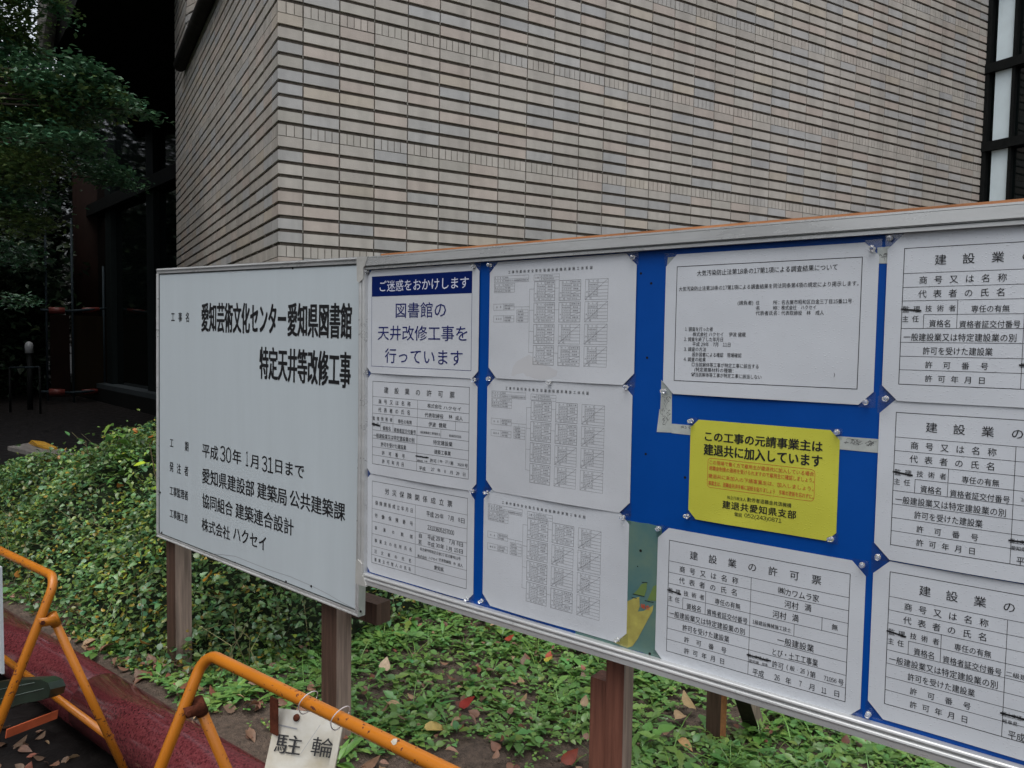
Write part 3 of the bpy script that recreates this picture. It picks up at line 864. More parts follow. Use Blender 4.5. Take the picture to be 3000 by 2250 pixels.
for x, sx in ((bx0, 1), (bx1, -1)):
    for z, sz in ((zt, -1), (zb, 1)):
        mb = MB()
        o = np.array([x - sx * .004, BY - .021, z - sz * .004])
        pts = [(0, 0), (.046, 0), (.034, .026), (.028, .03), (.027, .062), (.010, .072), (.002, .066)]
        A = [o + np.array([sx * p, 0, sz * q]) for p, q in pts]; B_ = [p + np.array([0, .035, 0]) for p in A]
        n = len(A); fs = [tuple(range(n)), tuple(reversed(range(n, 2 * n)))] + [(i, i + n, (i + 1) % n + n, (i + 1) % n) for i in range(n)]
        mb.add(A + B_, fs); mb.build('corner_cap', M['cap'], fr)
mb = MB(); mb.box(bx0 + .05, bx1, BY + .021, BY + .06, zt - .04, zt + .0145); mb.build('top_batten', M['timber_orange'], board)
# posts
post(1730, 1775, 2000, BY + .062, .042, .05, [M['timber_red'], M['timber_red']], board, .70 + .012, .1)
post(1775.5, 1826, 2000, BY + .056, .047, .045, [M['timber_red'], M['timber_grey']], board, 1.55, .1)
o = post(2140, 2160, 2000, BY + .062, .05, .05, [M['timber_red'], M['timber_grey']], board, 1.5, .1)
o.location.x += .55
s0 = PZ(2066, 2178, BED); 
def brace(base, top, w, mats, name='brace'):
    base, top = np.array(base), np.array(top); mb = MB()
    P = [base + np.array(q) for q in ((0, 0, 0), (w, 0, 0), (w, w, 0), (0, w, 0))] + [top + np.array(q) for q in ((0, 0, 0), (w, 0, 0), (w, w, 0), (0, w, 0))]
    mb.add(P, [(3, 2, 1, 0), (4, 5, 6, 7), (0, 1, 5, 4), (2, 3, 7, 6), (3, 0, 4, 7)]); mb.add([P[1], P[2], P[6], P[5]], [(0, 1, 2, 3)], 1)
    return mb.build(name, mats, board)
def through(px, py, y): return PY(px, py, y)
brace((s0[0], s0[1], .05), through(2072, 2035, s0[1] - .01) + np.array([0, 0, .5]), .05, [M['timber'], M['timber_orange']], 'stake')
s1 = PZ(2180, 2130, BED); t1 = PY(2150, 2042, s1[1] - .12)
d = t1 - s1
brace(s1 - d * .4, s1 + d * 4.2, .055, [M['timber_dark'], M['timber_grey']], 'brace')
# holes in the panel
for p in ((1976, 727), (1908, 830), (1896, 1048), (1878, 801), (1892, 1330), (2007, 1399), (1660, 756)):
    pr = Print(BP, .0004); a, b = BP.uv(*p); pr.patch([(a + .0028 * math.cos(t), b + .0028 * math.sin(t)) for t in np.linspace(0, 2 * math.pi, 10)[:-1]], 'hole'); pr.build('nail_hole', bp_)

# ---- leftovers of tape and an old poster
def flat(name, pts, m, label, cat, off=.0005, thick=.0004, group=None):
    q = [BP.uv(*p) for p in pts]
    A = [BP.pt(a, b, off + thick) for a, b in q]; B_ = [BP.pt(a, b, off) for a, b in q]
    n = len(A); mb = MB()
    # orient towards the viewer
    area = sum(q[i][0] * q[(i + 1) % n][1] - q[(i + 1) % n][0] * q[i][1] for i in range(n))
    order = list(range(n)) if area > 0 else list(reversed(range(n)))
    mb.add([A[i] for i in order] + [B_[i] for i in order], [tuple(range(n)), tuple(reversed(range(n, 2 * n)))] + [(i, i + n, (i + 1) % n + n, (i + 1) % n) for i in range(n)])
    o = mb.build(name, M[m]); return tag(o, label, cat, group) if label else o
c = Crop(1900, 1180, 3.072); c2 = Crop(1900, 680, 3.072)
TG = 'strips of old white tape on the blue board'
t1_ = flat('tape_strip', [c2(118, 1330), c2(212, 1440), c(210, 120), c(207, 268), c(75, 262), c(100, 60), c2(108, 1590)], 'tape', 'upright cracked white tape strip under the survey notice', 'tape', group=TG)
t2_ = flat('tape_strip', [c(208, 188), c(390, 203), c(390, 292), c(208, 272)], 'tape', 'short white tape strip left of the yellow notice', 'tape', group=TG)
t3_ = flat('tape_strip', [c(1700, 300), c(2085, 328), c(2085, 452), c(1700, 416)], 'tape', 'cracked white tape strip right of the yellow notice', 'tape', group=TG)
t4_ = flat('tape_strip', [c2(2060, 140), c2(2190, 128), c2(2190, 282), c2(2060, 282)], 'tape', 'white tape patch between the top ends of two sheets', 'tape', group=TG)
t5_ = flat('tape_strip', [c2(175, 228), c2(300, 215), c2(300, 330), c2(165, 340)], 'tape', 'white tape patch behind the upper left corner of the survey notice', 'tape', group=TG)
R_ = random.Random(3)
def crackle(parent, poly, n, mname='ink_grey'):
    pr = Print(BP, .0010)
    q = np.array([BP.uv(*p) for p in poly]); lo, hi = q.min(0), q.max(0)
    for _ in range(n):
        a, b = R_.uniform(lo[0], hi[0]), R_.uniform(lo[1], hi[1])
        for _k in range(3):
            a2 = min(hi[0], max(lo[0], a + R_.uniform(-.006, .006))); b2 = min(hi[1], max(lo[1], b + R_.uniform(-.006, .006)))
            if abs(a2 - a) + abs(b2 - b) > 1e-4: pr.line(a, b, a2, b2, .0006, mname)
            a, b = a2, b2
    pr.build('crack', parent)
crackle(t1_, [c2(125, 1480), c2(200, 1480), c(195, 200), c(105, 200)], 26)
crackle(t3_, [c(1745, 325), c(2060, 345), c(2060, 395), c(1745, 365)], 22)
crackle(t4_, [c2(2080, 195), c2(2160, 195), c2(2160, 265), c2(2080, 265)], 8)
crackle(t2_, [c(290, 205), c(375, 212), c(375, 236), c(290, 225)], 7)
g = Crop(1780, 1450, 3.2545)
rem = flat('poster_remnant', [g(-250, 190), g(130, 236), g(215, 245), g(300, 262), g(390, 272), g(470, 292), g(520, 300), g(520, 1560), g(440, 1545), g(330, 1500), g(250, 1478), g(160, 1462), g(60, 1440), g(-60, 1418), g(-200, 1370), g(-310, 1345), g(-250, 900)], 'remnant',
           'faded green remnant of an old poster left on the blue board between two sheets', 'poster remnant', .0006)
pr = Print(BP, .0012)
def pp(pts, m, lift=0.):
    p_ = Print(BP, .0012); p_.patch([BP.uv(*g(*p)) for p in pts], m, lift); p_.build('torn_patch', rem)
pp([(175, 1020), (250, 985), (305, 970), (310, 1060), (292, 1110), (345, 1105), (440, 1050), (432, 1105), (385, 1190), (340, 1275), (290, 1370), (240, 1440), (190, 1455), (120, 1430), (60, 1400), (120, 1250), (165, 1150)][::-1], 'remnant_yellow', .0003)
pp([(325, 850), (380, 830), (375, 900), (352, 968), (245, 945), (290, 900)][::-1], 'remnant_green', .0002)
pp([(440, 870), (475, 850), (475, 1010), (380, 1005), (410, 940)][::-1], 'remnant_green', .0002)
pp([(-330, 1330), (-200, 1352), (-60, 1395), (60, 1425), (100, 1440), (60, 1455), (-80, 1425), (-200, 1385), (-300, 1362)][::-1], 'residue', .0001)
for x0, y0, x1, y1 in ((245, 942, 352, 966), (332, 832, 382, 834), (235, 975, 280, 985), (360, 1005, 440, 1025)):
    pr.line(*BP.uv(*g(x0, y0)), *BP.uv(*g(x1, y1)), .0014, 'ink', .0004)
for x, y, r in ((318, 530, .0032), (290, 680, .0014), (405, 1512, .003)):
    p_ = Print(BP, .0012); a, b = BP.uv(*g(x, y)); p_.patch([(a + r * math.cos(t), b + r * math.sin(t)) for t in np.linspace(0, 2 * math.pi, 9)[:-1]], 'hole', .0004); p_.build('nail_hole', rem)
T = printer(pr, g)
T('場合', 318, 408, 1055, 44, 'ink_red', w=.02)
pr.build('printed_lines', rem)

# ------------------------------------------------------------------ pinned sheets
def sheet(name, label, cat, A0, A1, B0, B1, off, m='sheet', ch=.020, group=None, film=True, bulge=.0):
    """laminated sheet with clipped corners; edges given in board u, v"""
    th = .0005
    mb = MB()
    rs = random.Random(int(abs(A0 * 997 + B0 * 613) * 100)); f1, f2, f3 = rs.uniform(0, 6), rs.uniform(0, 6), rs.uniform(0, 6)
    W_, H_ = A1 - A0, B1 - B0
    def disp(a, b):
        s_, t_ = np.clip((np.asarray(a) - A0) / W_, 0, 1), np.clip((np.asarray(b) - B0) / H_, 0, 1)
        env = np.sin(math.pi * s_) ** .7
        return env * (.0026 * (1 - t_) ** 5 * (1 + .6 * np.sin(7 * s_ + f3)) + .0010 * np.sin(math.pi * t_) * (1 + np.sin(5.2 * s_ + 2.1 * t_ + f1) * .8) + .0004 * np.sin(11 * s_ - 6 * t_ + f2) * np.sin(math.pi * t_))
    rows = sorted({B0, B0 + ch, B1 - ch, B1} | set(np.linspace(B0 + ch, B1 - ch, 13)))
    NX = 18; V = []
    for b in rows:
        i_ = max(0, ch - (b - B0), ch - (B1 - b))
        for k in range(NX + 1):
            a = A0 + i_ + (W_ - 2 * i_) * k / NX; V.append((a, b))
    D_ = disp(np.array([q[0] for q in V]), np.array([q[1] for q in V]))
    n = len(V); nr = len(rows)
    A = [BP.pt(a, b, off + th + d) for (a, b), d in zip(V, D_)]; Bk = [BP.pt(a, b, off + d) for (a, b), d in zip(V, D_)]
    Fs = []
    for j in range(nr - 1):
        for k in range(NX):
            a = j * (NX + 1) + k; Fs += [(a, a + 1, a + NX + 2, a + NX + 1), (n + a + NX + 1, n + a + NX + 2, n + a + 1, n + a)]
    rim = [k for k in range(NX + 1)] + [j * (NX + 1) + NX for j in range(1, nr)] + [(nr - 1) * (NX + 1) + k for k in range(NX - 1, -1, -1)] + [j * (NX + 1) for j in range(nr - 2, 0, -1)]
    mb.add(A + Bk, Fs); nf = len(Fs); m_ = len(rim)
    mb.add([A[i] for i in rim] + [Bk[i] for i in rim], [(i, i + m_, (i + 1) % m_ + m_, (i + 1) % m_) for i in range(m_)])
    root = tag(mb.build(name, M[m]), label, cat, group)
    for p_ in root.data.polygons: p_.use_smooth = p_.index < nf
    if film:
        for a, b, sa, sb in ((A0, B0, 1, 1), (A1, B0, -1, 1), (A1, B1, -1, -1), (A0, B1, 1, -1)):
            mb = MB(); P = [BP.pt(a - sa * .004, b - sb * .004, off + .0002), BP.pt(a + sa * (ch - .0004), b - sb * .004, off + .0002), BP.pt(a + sa * (ch - .0004), b, off + .0002), BP.pt(a, b + sb * (ch - .0004), off + .0002), BP.pt(a - sa * .004, b + sb * (ch - .0004), off + .0002)]
            mb.add(P, [tuple(range(5)) if sa * sb > 0 else tuple(reversed(range(5)))])
            mb.build('film_corner', M['film'], root)
    pr = Print(Plane(BP.pt(0, 0, off + th), BP.u, BP.v), .00025, disp)
    return root, pr

def ext(l, r, t, b):
    """left, right pixel points and top, bottom pixel points of a sheet"""
    return BP.uv(*l)[0], BP.uv(*r)[0], BP.uv(*b)[1], BP.uv(*t)[1]
k3 = Crop(1050, 740, 4.365); k4 = Crop(1050, 1080, 4.6075); k5 = Crop(1050, 1380, 3.95)
k6 = Crop(1400, 740, 4.148); kO3 = Crop(1400, 1460, 3.456); kN = Crop(1900, 680, 3.072); kY = Crop(1900, 1180, 3.072); kK = Crop(1850, 1480, 2.476)
kR1 = Crop(2500, 580, 2.764); kR2 = Crop(2500, 1130, 2.91); kR3 = Crop(2500, 1630, 2.676)

# blue and white apology poster
e = ext(k3(122, 900), k3(1555, 900), k3(205, 226), k3(180, 1541))
s1_, pr = sheet('poster', 'white poster with a navy heading band, upper left on the blue board', 'poster', *e[:2], *e[2:], .0042, 'sheet_dry')
T = printer(pr, k3)
a0, b1 = BP.uv(*k3(190, 310)); a1, _ = BP.uv(*k3(1474, 248)); _, b0 = BP.uv(*k3(188, 566)); _, bb = BP.uv(*k3(175, 1450))
pr.patch([(a0, b0), (a1, b0), (a1, b1), (a0, b1)], 'navy')
pr.line(a0, bb, a0, b0, .0012, 'ink_navy'); pr.line(a1, bb, a1, b0, .0012, 'ink_navy'); pr.line(a0, bb, a1, bb, .0012, 'ink_navy', .00004)
T('ご迷惑をおかけします', 275, 1412, 433, 140, 'ink_pale', w=.004)
T('図書館の', 480, 1125, 740, 190, 'ink_navy', w=.004)
T('天井改修工事を', 252, 1398, 1026, 182, 'ink_navy', w=.004, y1=1040)
T('行っています', 345, 1336, 1315, 186, 'ink_navy', w=.004, y1=1340)
pr.build('lettering', s1_)

# ---- the permit form: read once from the form under the yellow notice, then laid into each table
ta0, tb1 = BP.uv(*kK(280, 252)); ta1 = BP.uv(*kK(1590, 497))[0]; tb0 = BP.uv(*kK(250, 1050))[1]
def kuv(x, y):
    a, b = BP.uv(*kK(x, y)); return (a - ta0) / (ta1 - ta0), (b - tb0) / (tb1 - tb0)
ROWS = [kuv(265, y)[1] for y in (398, 480, 560, 642, 723, 805, 888, 968)]
UD, US1, US2 = kuv(862, 850)[0], kuv(541, 700)[0], kuv(377, 700)[0]
UN, UQ = kuv(1385, 860)[0], kuv(1183, 900)[0]
def permit(pr, A0, A1, B0, B1, strike='監理', extra=True, right_cells=True):
    w, h = A1 - A0, B1 - B0
    f = lambda u, v: (A0 + u * w, B0 + v * h)
    def ln(u0, v0, u1, v1, lift=0., t=.0008): pr.line(*f(u0, v0), *f(u1, v1), t, 'ink', lift)
    pr.rect(A0, B0, A1, B1, .0011)
    for i, v in enumerate(ROWS):
        ln(US2 if i == 3 else 0, v, 1, v)
    ln(UD, 0, UD, ROWS[0], .00005); ln(US1, ROWS[2], US1, ROWS[4], .00005); ln(US2, ROWS[3], US2, ROWS[4], .00005)
    if right_cells: ln(UN, ROWS[2], UN, ROWS[3], .00005); ln(UQ, ROWS[3], UQ, ROWS[4], .00005)
    def T(t, x0, x1, y, hh, even=False, ws=.92, wt=0.002):
        u0, v = kuv(x0, y); u1, _ = kuv(x1, y); _, vt = kuv(x0, y - hh / 2); _, vb = kuv(x0, y + hh / 2)
        pr.text(t, f(u0, 0)[0], f(u1, 0)[0], f(0, v)[1], (vt - vb) * h / .92, 'ink', wt, even, ws)
    T('建設業の許可票', 428, 1390, 358, 60, True, 1.0)
    T('商号又は名称', 353, 782, 459, 46, True); T('代表者の氏名', 350, 776, 540, 46, True)
    T('監理', 274, 360, 612, 38, True, .9); T('技術者', 385, 535, 634, 38, True, .9)
    T('主任', 271, 355, 668, 38, True, .9)
    T('専任の有無', 610, 795, 692, 42); T('資格名', 405, 508, 728, 44); T('資格者証交付番号', 552, 848, 768, 42)
    T('一般建設業又は特定建設業の別', 280, 832, 778, 45); T('許可を受けた建設業', 376, 717, 882, 45)
    T('許可番号', 387, 698, 968, 41, True); T('許可年月日', 387, 686, 1049, 41, True)
    y = 612 if strike == '監理' else 668
    u0, v = kuv(270, y + 2); u1, _ = kuv(362, y + 2)
    p0, p1 = f(u0, v), f(u1, v)
    pr.line(p0[0], p0[1] + .001, p1[0], p1[1] - .002, .0030 if strike == '監理' else .0055, 'ink', .0006)
    return f, T
def scribble(pr, a0, a1, b, em):
    pr.text('国土交通大臣', a0, a1, b, em, 'ink')
    r = random.Random(5); x = a0 - .001
    while x < a1:
        x2 = x + r.uniform(.006, .012); pr.line(x, b + r.uniform(-.0006, .0006), x2, b + r.uniform(-.0006, .0006), .0028, 'ink', .0006); x = x2 - .003

def right_text(pr, crop, rows):
    T = printer(pr, crop)
    for r in rows: T(*r[:5], w=.002, fill=r[5] if len(r) > 5 else .92)

# permit of the main contractor
e = ext(k4(116, 700), k4(1610, 900), k4(200, 66), k4(172, 1412))
s2_, pr = sheet('permit_sheet', 'white permit table between the navy banded poster and the insurance table', 'permit', *e[:2], *e[2:], .0028, 'sheet_dry')
A0, B1 = BP.uv(*k4(208, 168)); A1 = BP.uv(*k4(1512, 268))[0]; B0 = BP.uv(*k4(197, 1278))[1]
permit(pr, A0, A1, B0, B1, '主任')
right_text(pr, k4, [('株式会社', 935, 1128, 498, 58), ('ハクセイ', 1152, 1388, 525, 52), ('代表取締役', 900, 1152, 622, 60), ('林', 1222, 1270, 645, 56), ('成人', 1312, 1410, 665, 60), ('伊波', 953, 1050, 747, 62), ('健蔵', 1090, 1190, 760, 62),
                    ('1級建築施工管理技士', 838, 1112, 853, 34), ('B046500206', 1230, 1390, 902, 30, .7), ('特定建設業', 1017, 1270, 990, 62), ('建築工事業', 1030, 1250, 1118, 60),
                    ('愛知県', 805, 880, 1237, 28), ('知事', 900, 940, 1247, 22), ('許可', 975, 1060, 1236, 52), ('(', 1080, 1090, 1242, 50), ('特', 1105, 1138, 1247, 36), ('-', 1152, 1166, 1250, 30), ('27', 1178, 1210, 1256, 34, .7), (')', 1222, 1234, 1260, 50), ('第', 1245, 1286, 1272, 52),
                    ('39259', 1340, 1427, 1290, 32, .7), ('号', 1437, 1480, 1305, 50), ('平成', 830, 915, 1338, 52), ('27', 990, 1035, 1356, 40, .7), ('年', 1075, 1115, 1367, 50), ('8', 1165, 1185, 1385, 40, .7), ('月', 1240, 1278, 1397, 50), ('29', 1322, 1367, 1410, 40, .7), ('日', 1415, 1447, 1425, 50)])
a0, b = BP.uv(*k4(802, 1176)); a1 = BP.uv(*k4(950, 1190))[0]; scribble(pr, a0, a1, b, .0062)
pr.build('lettering', s2_)

# insurance table
e = ext(k5(92, 600), k5(1342, 800), k5(165, 32), k5(150, 1166))
s3_, pr = sheet('insurance_sheet', 'white insurance table with dates, lowest sheet of the left column', 'insurance notice', *e[:2], *e[2:], .0014, 'sheet_dry')
A0, B1 = BP.uv(*k5(167, 113)); A1 = BP.uv(*k5(1270, 312))[0]; B0 = BP.uv(*k5(157, 1052))[1]
pr.rect(A0, B0, A1, B1, .0010)
ad = BP.uv(*k5(668, 780))[0]
rv = [BP.uv(*k5(162, y))[1] for y in (285, 430, 576, 718, 862, 960)]
for v in rv: pr.line(A0, v, A1, v, .0007)
pr.line(ad, B0, ad, rv[0], .0007, 'ink', .00005)
T = printer(pr, k5)
T('労災保険関係成立票', 308, 1092, 233, 70, even=True, w=.004)
for t, x0, x1, y, h in (('保険関係成立年月日', 196, 641, 365, 50), ('労働保険番号', 191, 638, 510, 50), ('事業の期間', 190, 633, 655, 44), ('事業主の住所氏名', 190, 624, 800, 44), ('注文者の氏名', 188, 617, 925, 44), ('事業主代理人の氏名', 188, 612, 1020, 42)):
    T(t, x0, x1, y, h, even=True, ws=.9, w=.002)
right_text(pr, k5, [('平成', 793, 875, 490, 66), ('29', 890, 940, 512, 44, .7), ('年', 948, 990, 520, 60), ('7', 1038, 1062, 535, 44, .7), ('月', 1066, 1104, 545, 62), ('8', 1158, 1182, 560, 44, .7), ('日', 1192, 1230, 570, 62), ('23103605157000', 805, 1113, 648, 50, .7),
                    ('自', 706, 740, 742, 52), ('平成', 806, 888, 762, 56), ('29', 903, 950, 778, 42, .7), ('年', 957, 1000, 790, 54), ('7', 1052, 1075, 808, 42, .7), ('月', 1080, 1118, 822, 54), ('8', 1140, 1165, 830, 42, .7), ('日', 1172, 1213, 842, 54),
                    ('至', 698, 738, 815, 54), ('平成', 804, 886, 838, 56), ('30', 901, 950, 855, 42, .7), ('年', 955, 998, 868, 54), ('1', 1022, 1038, 882, 42, .7), ('月', 1048, 1085, 896, 54), ('15', 1112, 1160, 908, 42, .7), ('日', 1170, 1212, 922, 54),
                    ('名古屋市昭和区白金3丁目15番地11号', 717, 1187, 897, 36), ('株式会社', 688, 797, 978, 38), ('ハクセイ', 820, 917, 1000, 36), ('代表取締役', 938, 1080, 1022, 38), ('林', 1105, 1130, 1066, 36), ('成人', 1153, 1213, 1080, 38), ('愛知県', 884, 994, 1111, 52)])
pr.build('lettering', s3_)

# three organisation charts
def norm_chart():
    A0, B1 = BP.uv(*k6(150, 900))[0], BP.uv(*k6(248, 116))[1]
    A1, B0 = BP.uv(*k6(1925, 800))[0], BP.uv(*k6(215, 1526))[1]
    return A0, A1, B0, B1
cA0, cA1, cB0, cB1 = norm_chart()
def cu(x, y):
    a, b = BP.uv(*k6(x, y)); return (a - cA0) / (cA1 - cA0), (b - cB0) / (cB1 - cB0)
colx = [cu(692, 850)[0], cu(941, 850)[0], cu(994, 850)[0], cu(1256, 850)[0], cu(1312, 850)[0], cu(1588, 850)[0]]
rowv = [(cu(690, 357)[1], cu(690, 590)[1]), (cu(688, 614)[1], cu(688, 846)[1]), (cu(687, 872)[1], cu(687, 1103)[1]), (cu(686, 1127)[1], cu(686, 1360)[1])]
def chart(pr, A0, A1, B0, B1, void):
    w, h = A1 - A0, B1 - B0
    f = lambda u, v: (A0 + u * w, B0 + v * h)
    LW = .00045
    def R(u0, v0, u1, v1, t=LW): a, b = f(u0, v0); c_, d_ = f(u1, v1); pr.rect(a, min(b, d_), c_, max(b, d_), t, 'ink_grey')
    def ln(u0, v0, u1, v1): pr.line(*f(u0, v0), *f(u1, v1), LW, 'ink_grey', .00005)
    def tx(t, u0, u1, v, em, even=False): pr.text(t, f(u0, 0)[0], f(u1, 0)[0], f(0, v)[1], em, 'ink_grey', 0., even, .9)
    u0, v0 = cu(383, 241); u1, _ = cu(1407, 192)
    pr.text('工事作業所安全衛生協議会組織表兼施工体系図', f(u0, 0)[0], f(u1, 0)[0], f(0, v0)[1], .0078, 'ink', .004, True, .9)
    def table(x0, x1, ys_, xd, cells, first_only=False):
        U0, U1, UD_ = cu(x0, ys_[0])[0], cu(x1, ys_[0])[0], cu(xd, ys_[0])[0]
        V = [cu(x0, y)[1] for y in ys_]
        R(U0, V[-1], U1, V[0])
        if xd > x0: ln(UD_, V[-1], UD_, V[0])
        for v in V[1:-1]: ln(UD_ if first_only else U0, v, U1, v)
        for i, c_ in enumerate(cells):
            vm = (V[i] + V[i + 1]) / 2; em = abs(V[i] - V[i + 1]) * h * .55
            if c_[0]: tx(c_[0], U0 + .004, UD_ - .004, vm, em, True)
            if c_[1]: tx(c_[1], UD_ + .008, UD_ + .008 + min(U1 - UD_ - .012, len(c_[1]) * em / w * .82), vm, em)
    table(215, 633, (294, 331, 370), 333, (('発注者名', '愛知県'), ('工事名称', '愛知芸術文化センター愛知県図書館特定天井等改修工事')))
    table(214, 461, (384, 418, 454, 491), 333, (('元請名', '株式会社ハクセイ'), ('現場代理人', '伊波 健蔵'), ('監理技術者名', '伊波 健蔵')))
    table(697, 1004, (275, 310, 346), 767, (('', '自 平成29年7月8日'), ('', '至 平成30年1月31日')), True)
    table(208, 457, (628, 664, 702), 328, (('', '統括安全衛生責任者'), ('', '伊波 健蔵')), True)
    table(206, 454, (770, 807, 846), 328, (('', '技術安全部長'), ('', '伊波 健蔵')), True)
    tx('会長', cu(238, 664)[0], cu(300, 664)[0], cu(238, 664)[1], .005, True); tx('副会長', cu(235, 807)[0], cu(305, 807)[0], cu(235, 807)[1], .005, True)
    tx('工期', cu(712, 310)[0], cu(755, 310)[0], cu(712, 310)[1], .005, True)
    table(488, 626, (698, 734, 772, 808, 846), 488, (('', '安全衛生係'), ('', '伊波 健蔵'), ('', '火元責任者'), ('', '伊波 健蔵')))
    um = cu(640, 700)[0]; mids = [sum(r) / 2 + .02 for r in rowv]
    ln(um, mids[3], um, mids[0]); ln(cu(456, 664)[0], cu(456, 662)[1], um, cu(456, 662)[1])
    ln(cu(550, 664)[0], cu(456, 662)[1], cu(550, 664)[0], cu(488, 698)[1])
    for j, v in enumerate(mids):
        ln(um, v, colx[0], v)
        if (1, j) not in void: ln(colx[1], v, colx[2], v)
    names = ['建築工業', '山田組', '内装工業', '防水工業', '塗装工業', '設備工業', '電気工事', '足場工業']
    for ci in range(3):
        U0, U1 = colx[2 * ci], colx[2 * ci + 1]; W_ = U1 - U0
        for j, (vt, vb) in enumerate(rowv):
            V = lambda k: vt + (vb - vt) * k
            ks = [0, .172, .344, .516, .688, .845, 1]
            R(U0, vb, U1, vt, .0007 if (ci, j) not in void else LW)
            s_, m_ = U0 + W_ * .14, U0 + W_ * .56
            ln(s_, V(.845), s_, vt); ln(m_, V(.845), m_, vt); ln(U0 + W_ * .27, vb, U0 + W_ * .27, V(.845))
            for k in ks[1:-1]: ln(s_ if k < .8 else U0, V(k), U1, V(k))
            em = abs(vb - vt) * h * .075
            for i, t in enumerate(('会社名', '安全衛生責任者', '主任技術者', '専門技術者', '担当工事内容')):
                tx(t, s_ + .003, m_ - .003, V((ks[i] + ks[i + 1]) / 2), em, True)
            tx('工期', U0 + .004, U0 + W_ * .25, V(.92), em, True)
            tx('工事', U0 + W_ * .03, U0 + W_ * .11, V(.62), em)
            if (ci, j) in void: ln(U0, vb, U1, vt)
            else:
                q = names[(ci * 4 + j) % 8]
                tx(q, m_ + .006, U1 - .006, V(.086), em); tx('責任者', m_ + W_ * .1, U1 - W_ * .1, V(.258), em); tx('技術者', m_ + W_ * .1, U1 - W_ * .1, V(.43), em)
                ln(m_, V(.688), U1, V(.516)); tx(q[:2] + '工事', m_ + W_ * .08, U1 - W_ * .08, V(.766), em)
                tx('29.8.1-30.1.31', U0 + W_ * .36, U1 - W_ * .15, V(.92), em)
V0 = {(2, 0), (2, 1), (2, 2), (2, 3), (1, 2)}
s4_, pr = sheet('chart_sheet', 'white organisation chart sheet with a grey damp stain, topmost of the three charts', 'chart', cA0, cA1, cB0, cB1, .0036, 'sheet_dry', .026)
chart(pr, cA0, cA1, cB0, cB1, V0); pr.build('lettering', s4_)
pr = Print(Plane(BP.pt(0, 0, .0041), BP.u, BP.v), .00012, pr.disp)
M['damp'] = mat('damp_paper', (.50, .51, .53), .3, .5)
pr.patch([BP.uv(*k6(*p)) for p in ((425, 1500), (440, 1400), (480, 1330), (560, 1280), (640, 1240), (700, 1290), (790, 1350), (880, 1385), (985, 1440), (970, 1500), (900, 1530), (820, 1545), (640, 1530))][::-1], 'damp'); pr.build('damp_stain', s4_)
oA0 = BP.uv(1428, 1280)[0]; oA1 = BP.uv(*kO3(1545, 50))[0]; oB1 = cB0 + .004; oB0 = BP.uv(*kO3(1450, 147))[1]
s5_, pr = sheet('chart_sheet', 'white organisation chart sheet in the middle of the three charts', 'chart', oA0, oA1, oB0, oB1, .0024, 'sheet_dry', .026)
chart(pr, oA0, oA1, oB0, oB1, V0 | {(1, 3)} - {(1, 2)}); pr.build('lettering', s5_)
pA0 = BP.uv(*kO3(55, 800))[0]; pA1 = BP.uv(*kO3(1532, 400))[0]; pB0 = BP.uv(*kO3(122, 1082))[1]; pB1 = oB0 + .004
s6_, pr = sheet('chart_sheet', 'white organisation chart sheet hanging lowest of the three charts', 'chart', pA0, pA1, pB0, pB1, .0016, 'sheet', .026)
chart(pr, pA0, pA1, pB0, pB1, {(2, 0), (2, 1), (2, 2), (2, 3), (1, 1), (1, 2)}); pr.build('lettering', s6_)

# survey notice
e = ext(kN(148, 830), kN(2054, 800), kN(276, 200), kN(236, 1456))
s7_, pr = sheet('survey_notice', 'white survey notice with many small lines in a thin border, above the yellow notice', 'notice', *e[:2], *e[2:], .0016, 'sheet', .024)
A0, B1 = BP.uv(*kN(263, 313)); A1 = BP.uv(*kN(1928, 230))[0]; B0 = BP.uv(*kN(235, 1335))[1]
pr.rect(A0, B0, A1, B1, .0013)
T = printer(pr, kN)
for r in (('大気汚染防止法第18条の17第1項による調査結果について', 438, 1698, 371, 50, .006), ('大気汚染防止法第18条の17第1項による調査結果を同法同条第4項の規定により掲示します。', 275, 1888, 513, 40, .002),
          ('(請負者)', 805, 945, 637, 38, .002), ('住', 970, 1001, 636, 38, .002), ('所：', 1123, 1180, 634, 38, .002), ('名古屋市昭和区白金三丁目15番11号', 1200, 1830, 632, 40, .002),
          ('名', 970, 1001, 684, 38, .002), ('称：', 1123, 1180, 683, 38, .002), ('株式会社　ハクセイ', 1199, 1510, 681, 40, .002), ('代表者氏名：', 967, 1180, 730, 40, .002), ('代表取締役　林　成人', 1198, 1580, 729, 40, .002),
          ('1. 調査を行った者', 330, 582, 873, 38, .002), ('株式会社 ハクセイ　 伊波 健蔵', 400, 878, 919, 38, .002), ('2. 調査を終了した年月日', 322, 672, 963, 38, .002), ('平成 29年　7月　11日', 397, 740, 1008, 38, .002),
          ('3. 調査の方法', 320, 520, 1052, 38, .002), ('設計図書による確認　現場確認', 395, 840, 1100, 38, .002), ('4. 調査の結果', 318, 517, 1143, 38, .002), ('□当該解体等工事が特定工事に該当する', 392, 996, 1190, 38, .002),
          ('(特定建築材料の種類：', 415, 768, 1235, 38, .002), ('□当該解体等工事が特定工事に該当しない', 392, 1021, 1279, 38, .002), (')', 1668, 1680, 1280, 40, .002)):
    T(*r[:5], w=r[5], y1=r[3] + (r[2] - r[1]) * .03)
q = [BP.uv(*kN(*p)) for p in ((395, 1272), (403, 1288), (424, 1266))]
pr.line(*q[0], *q[1], .0014, 'ink', .0005); pr.line(*q[1], *q[2], .0014, 'ink', .0006)
pr.build('lettering', s7_)

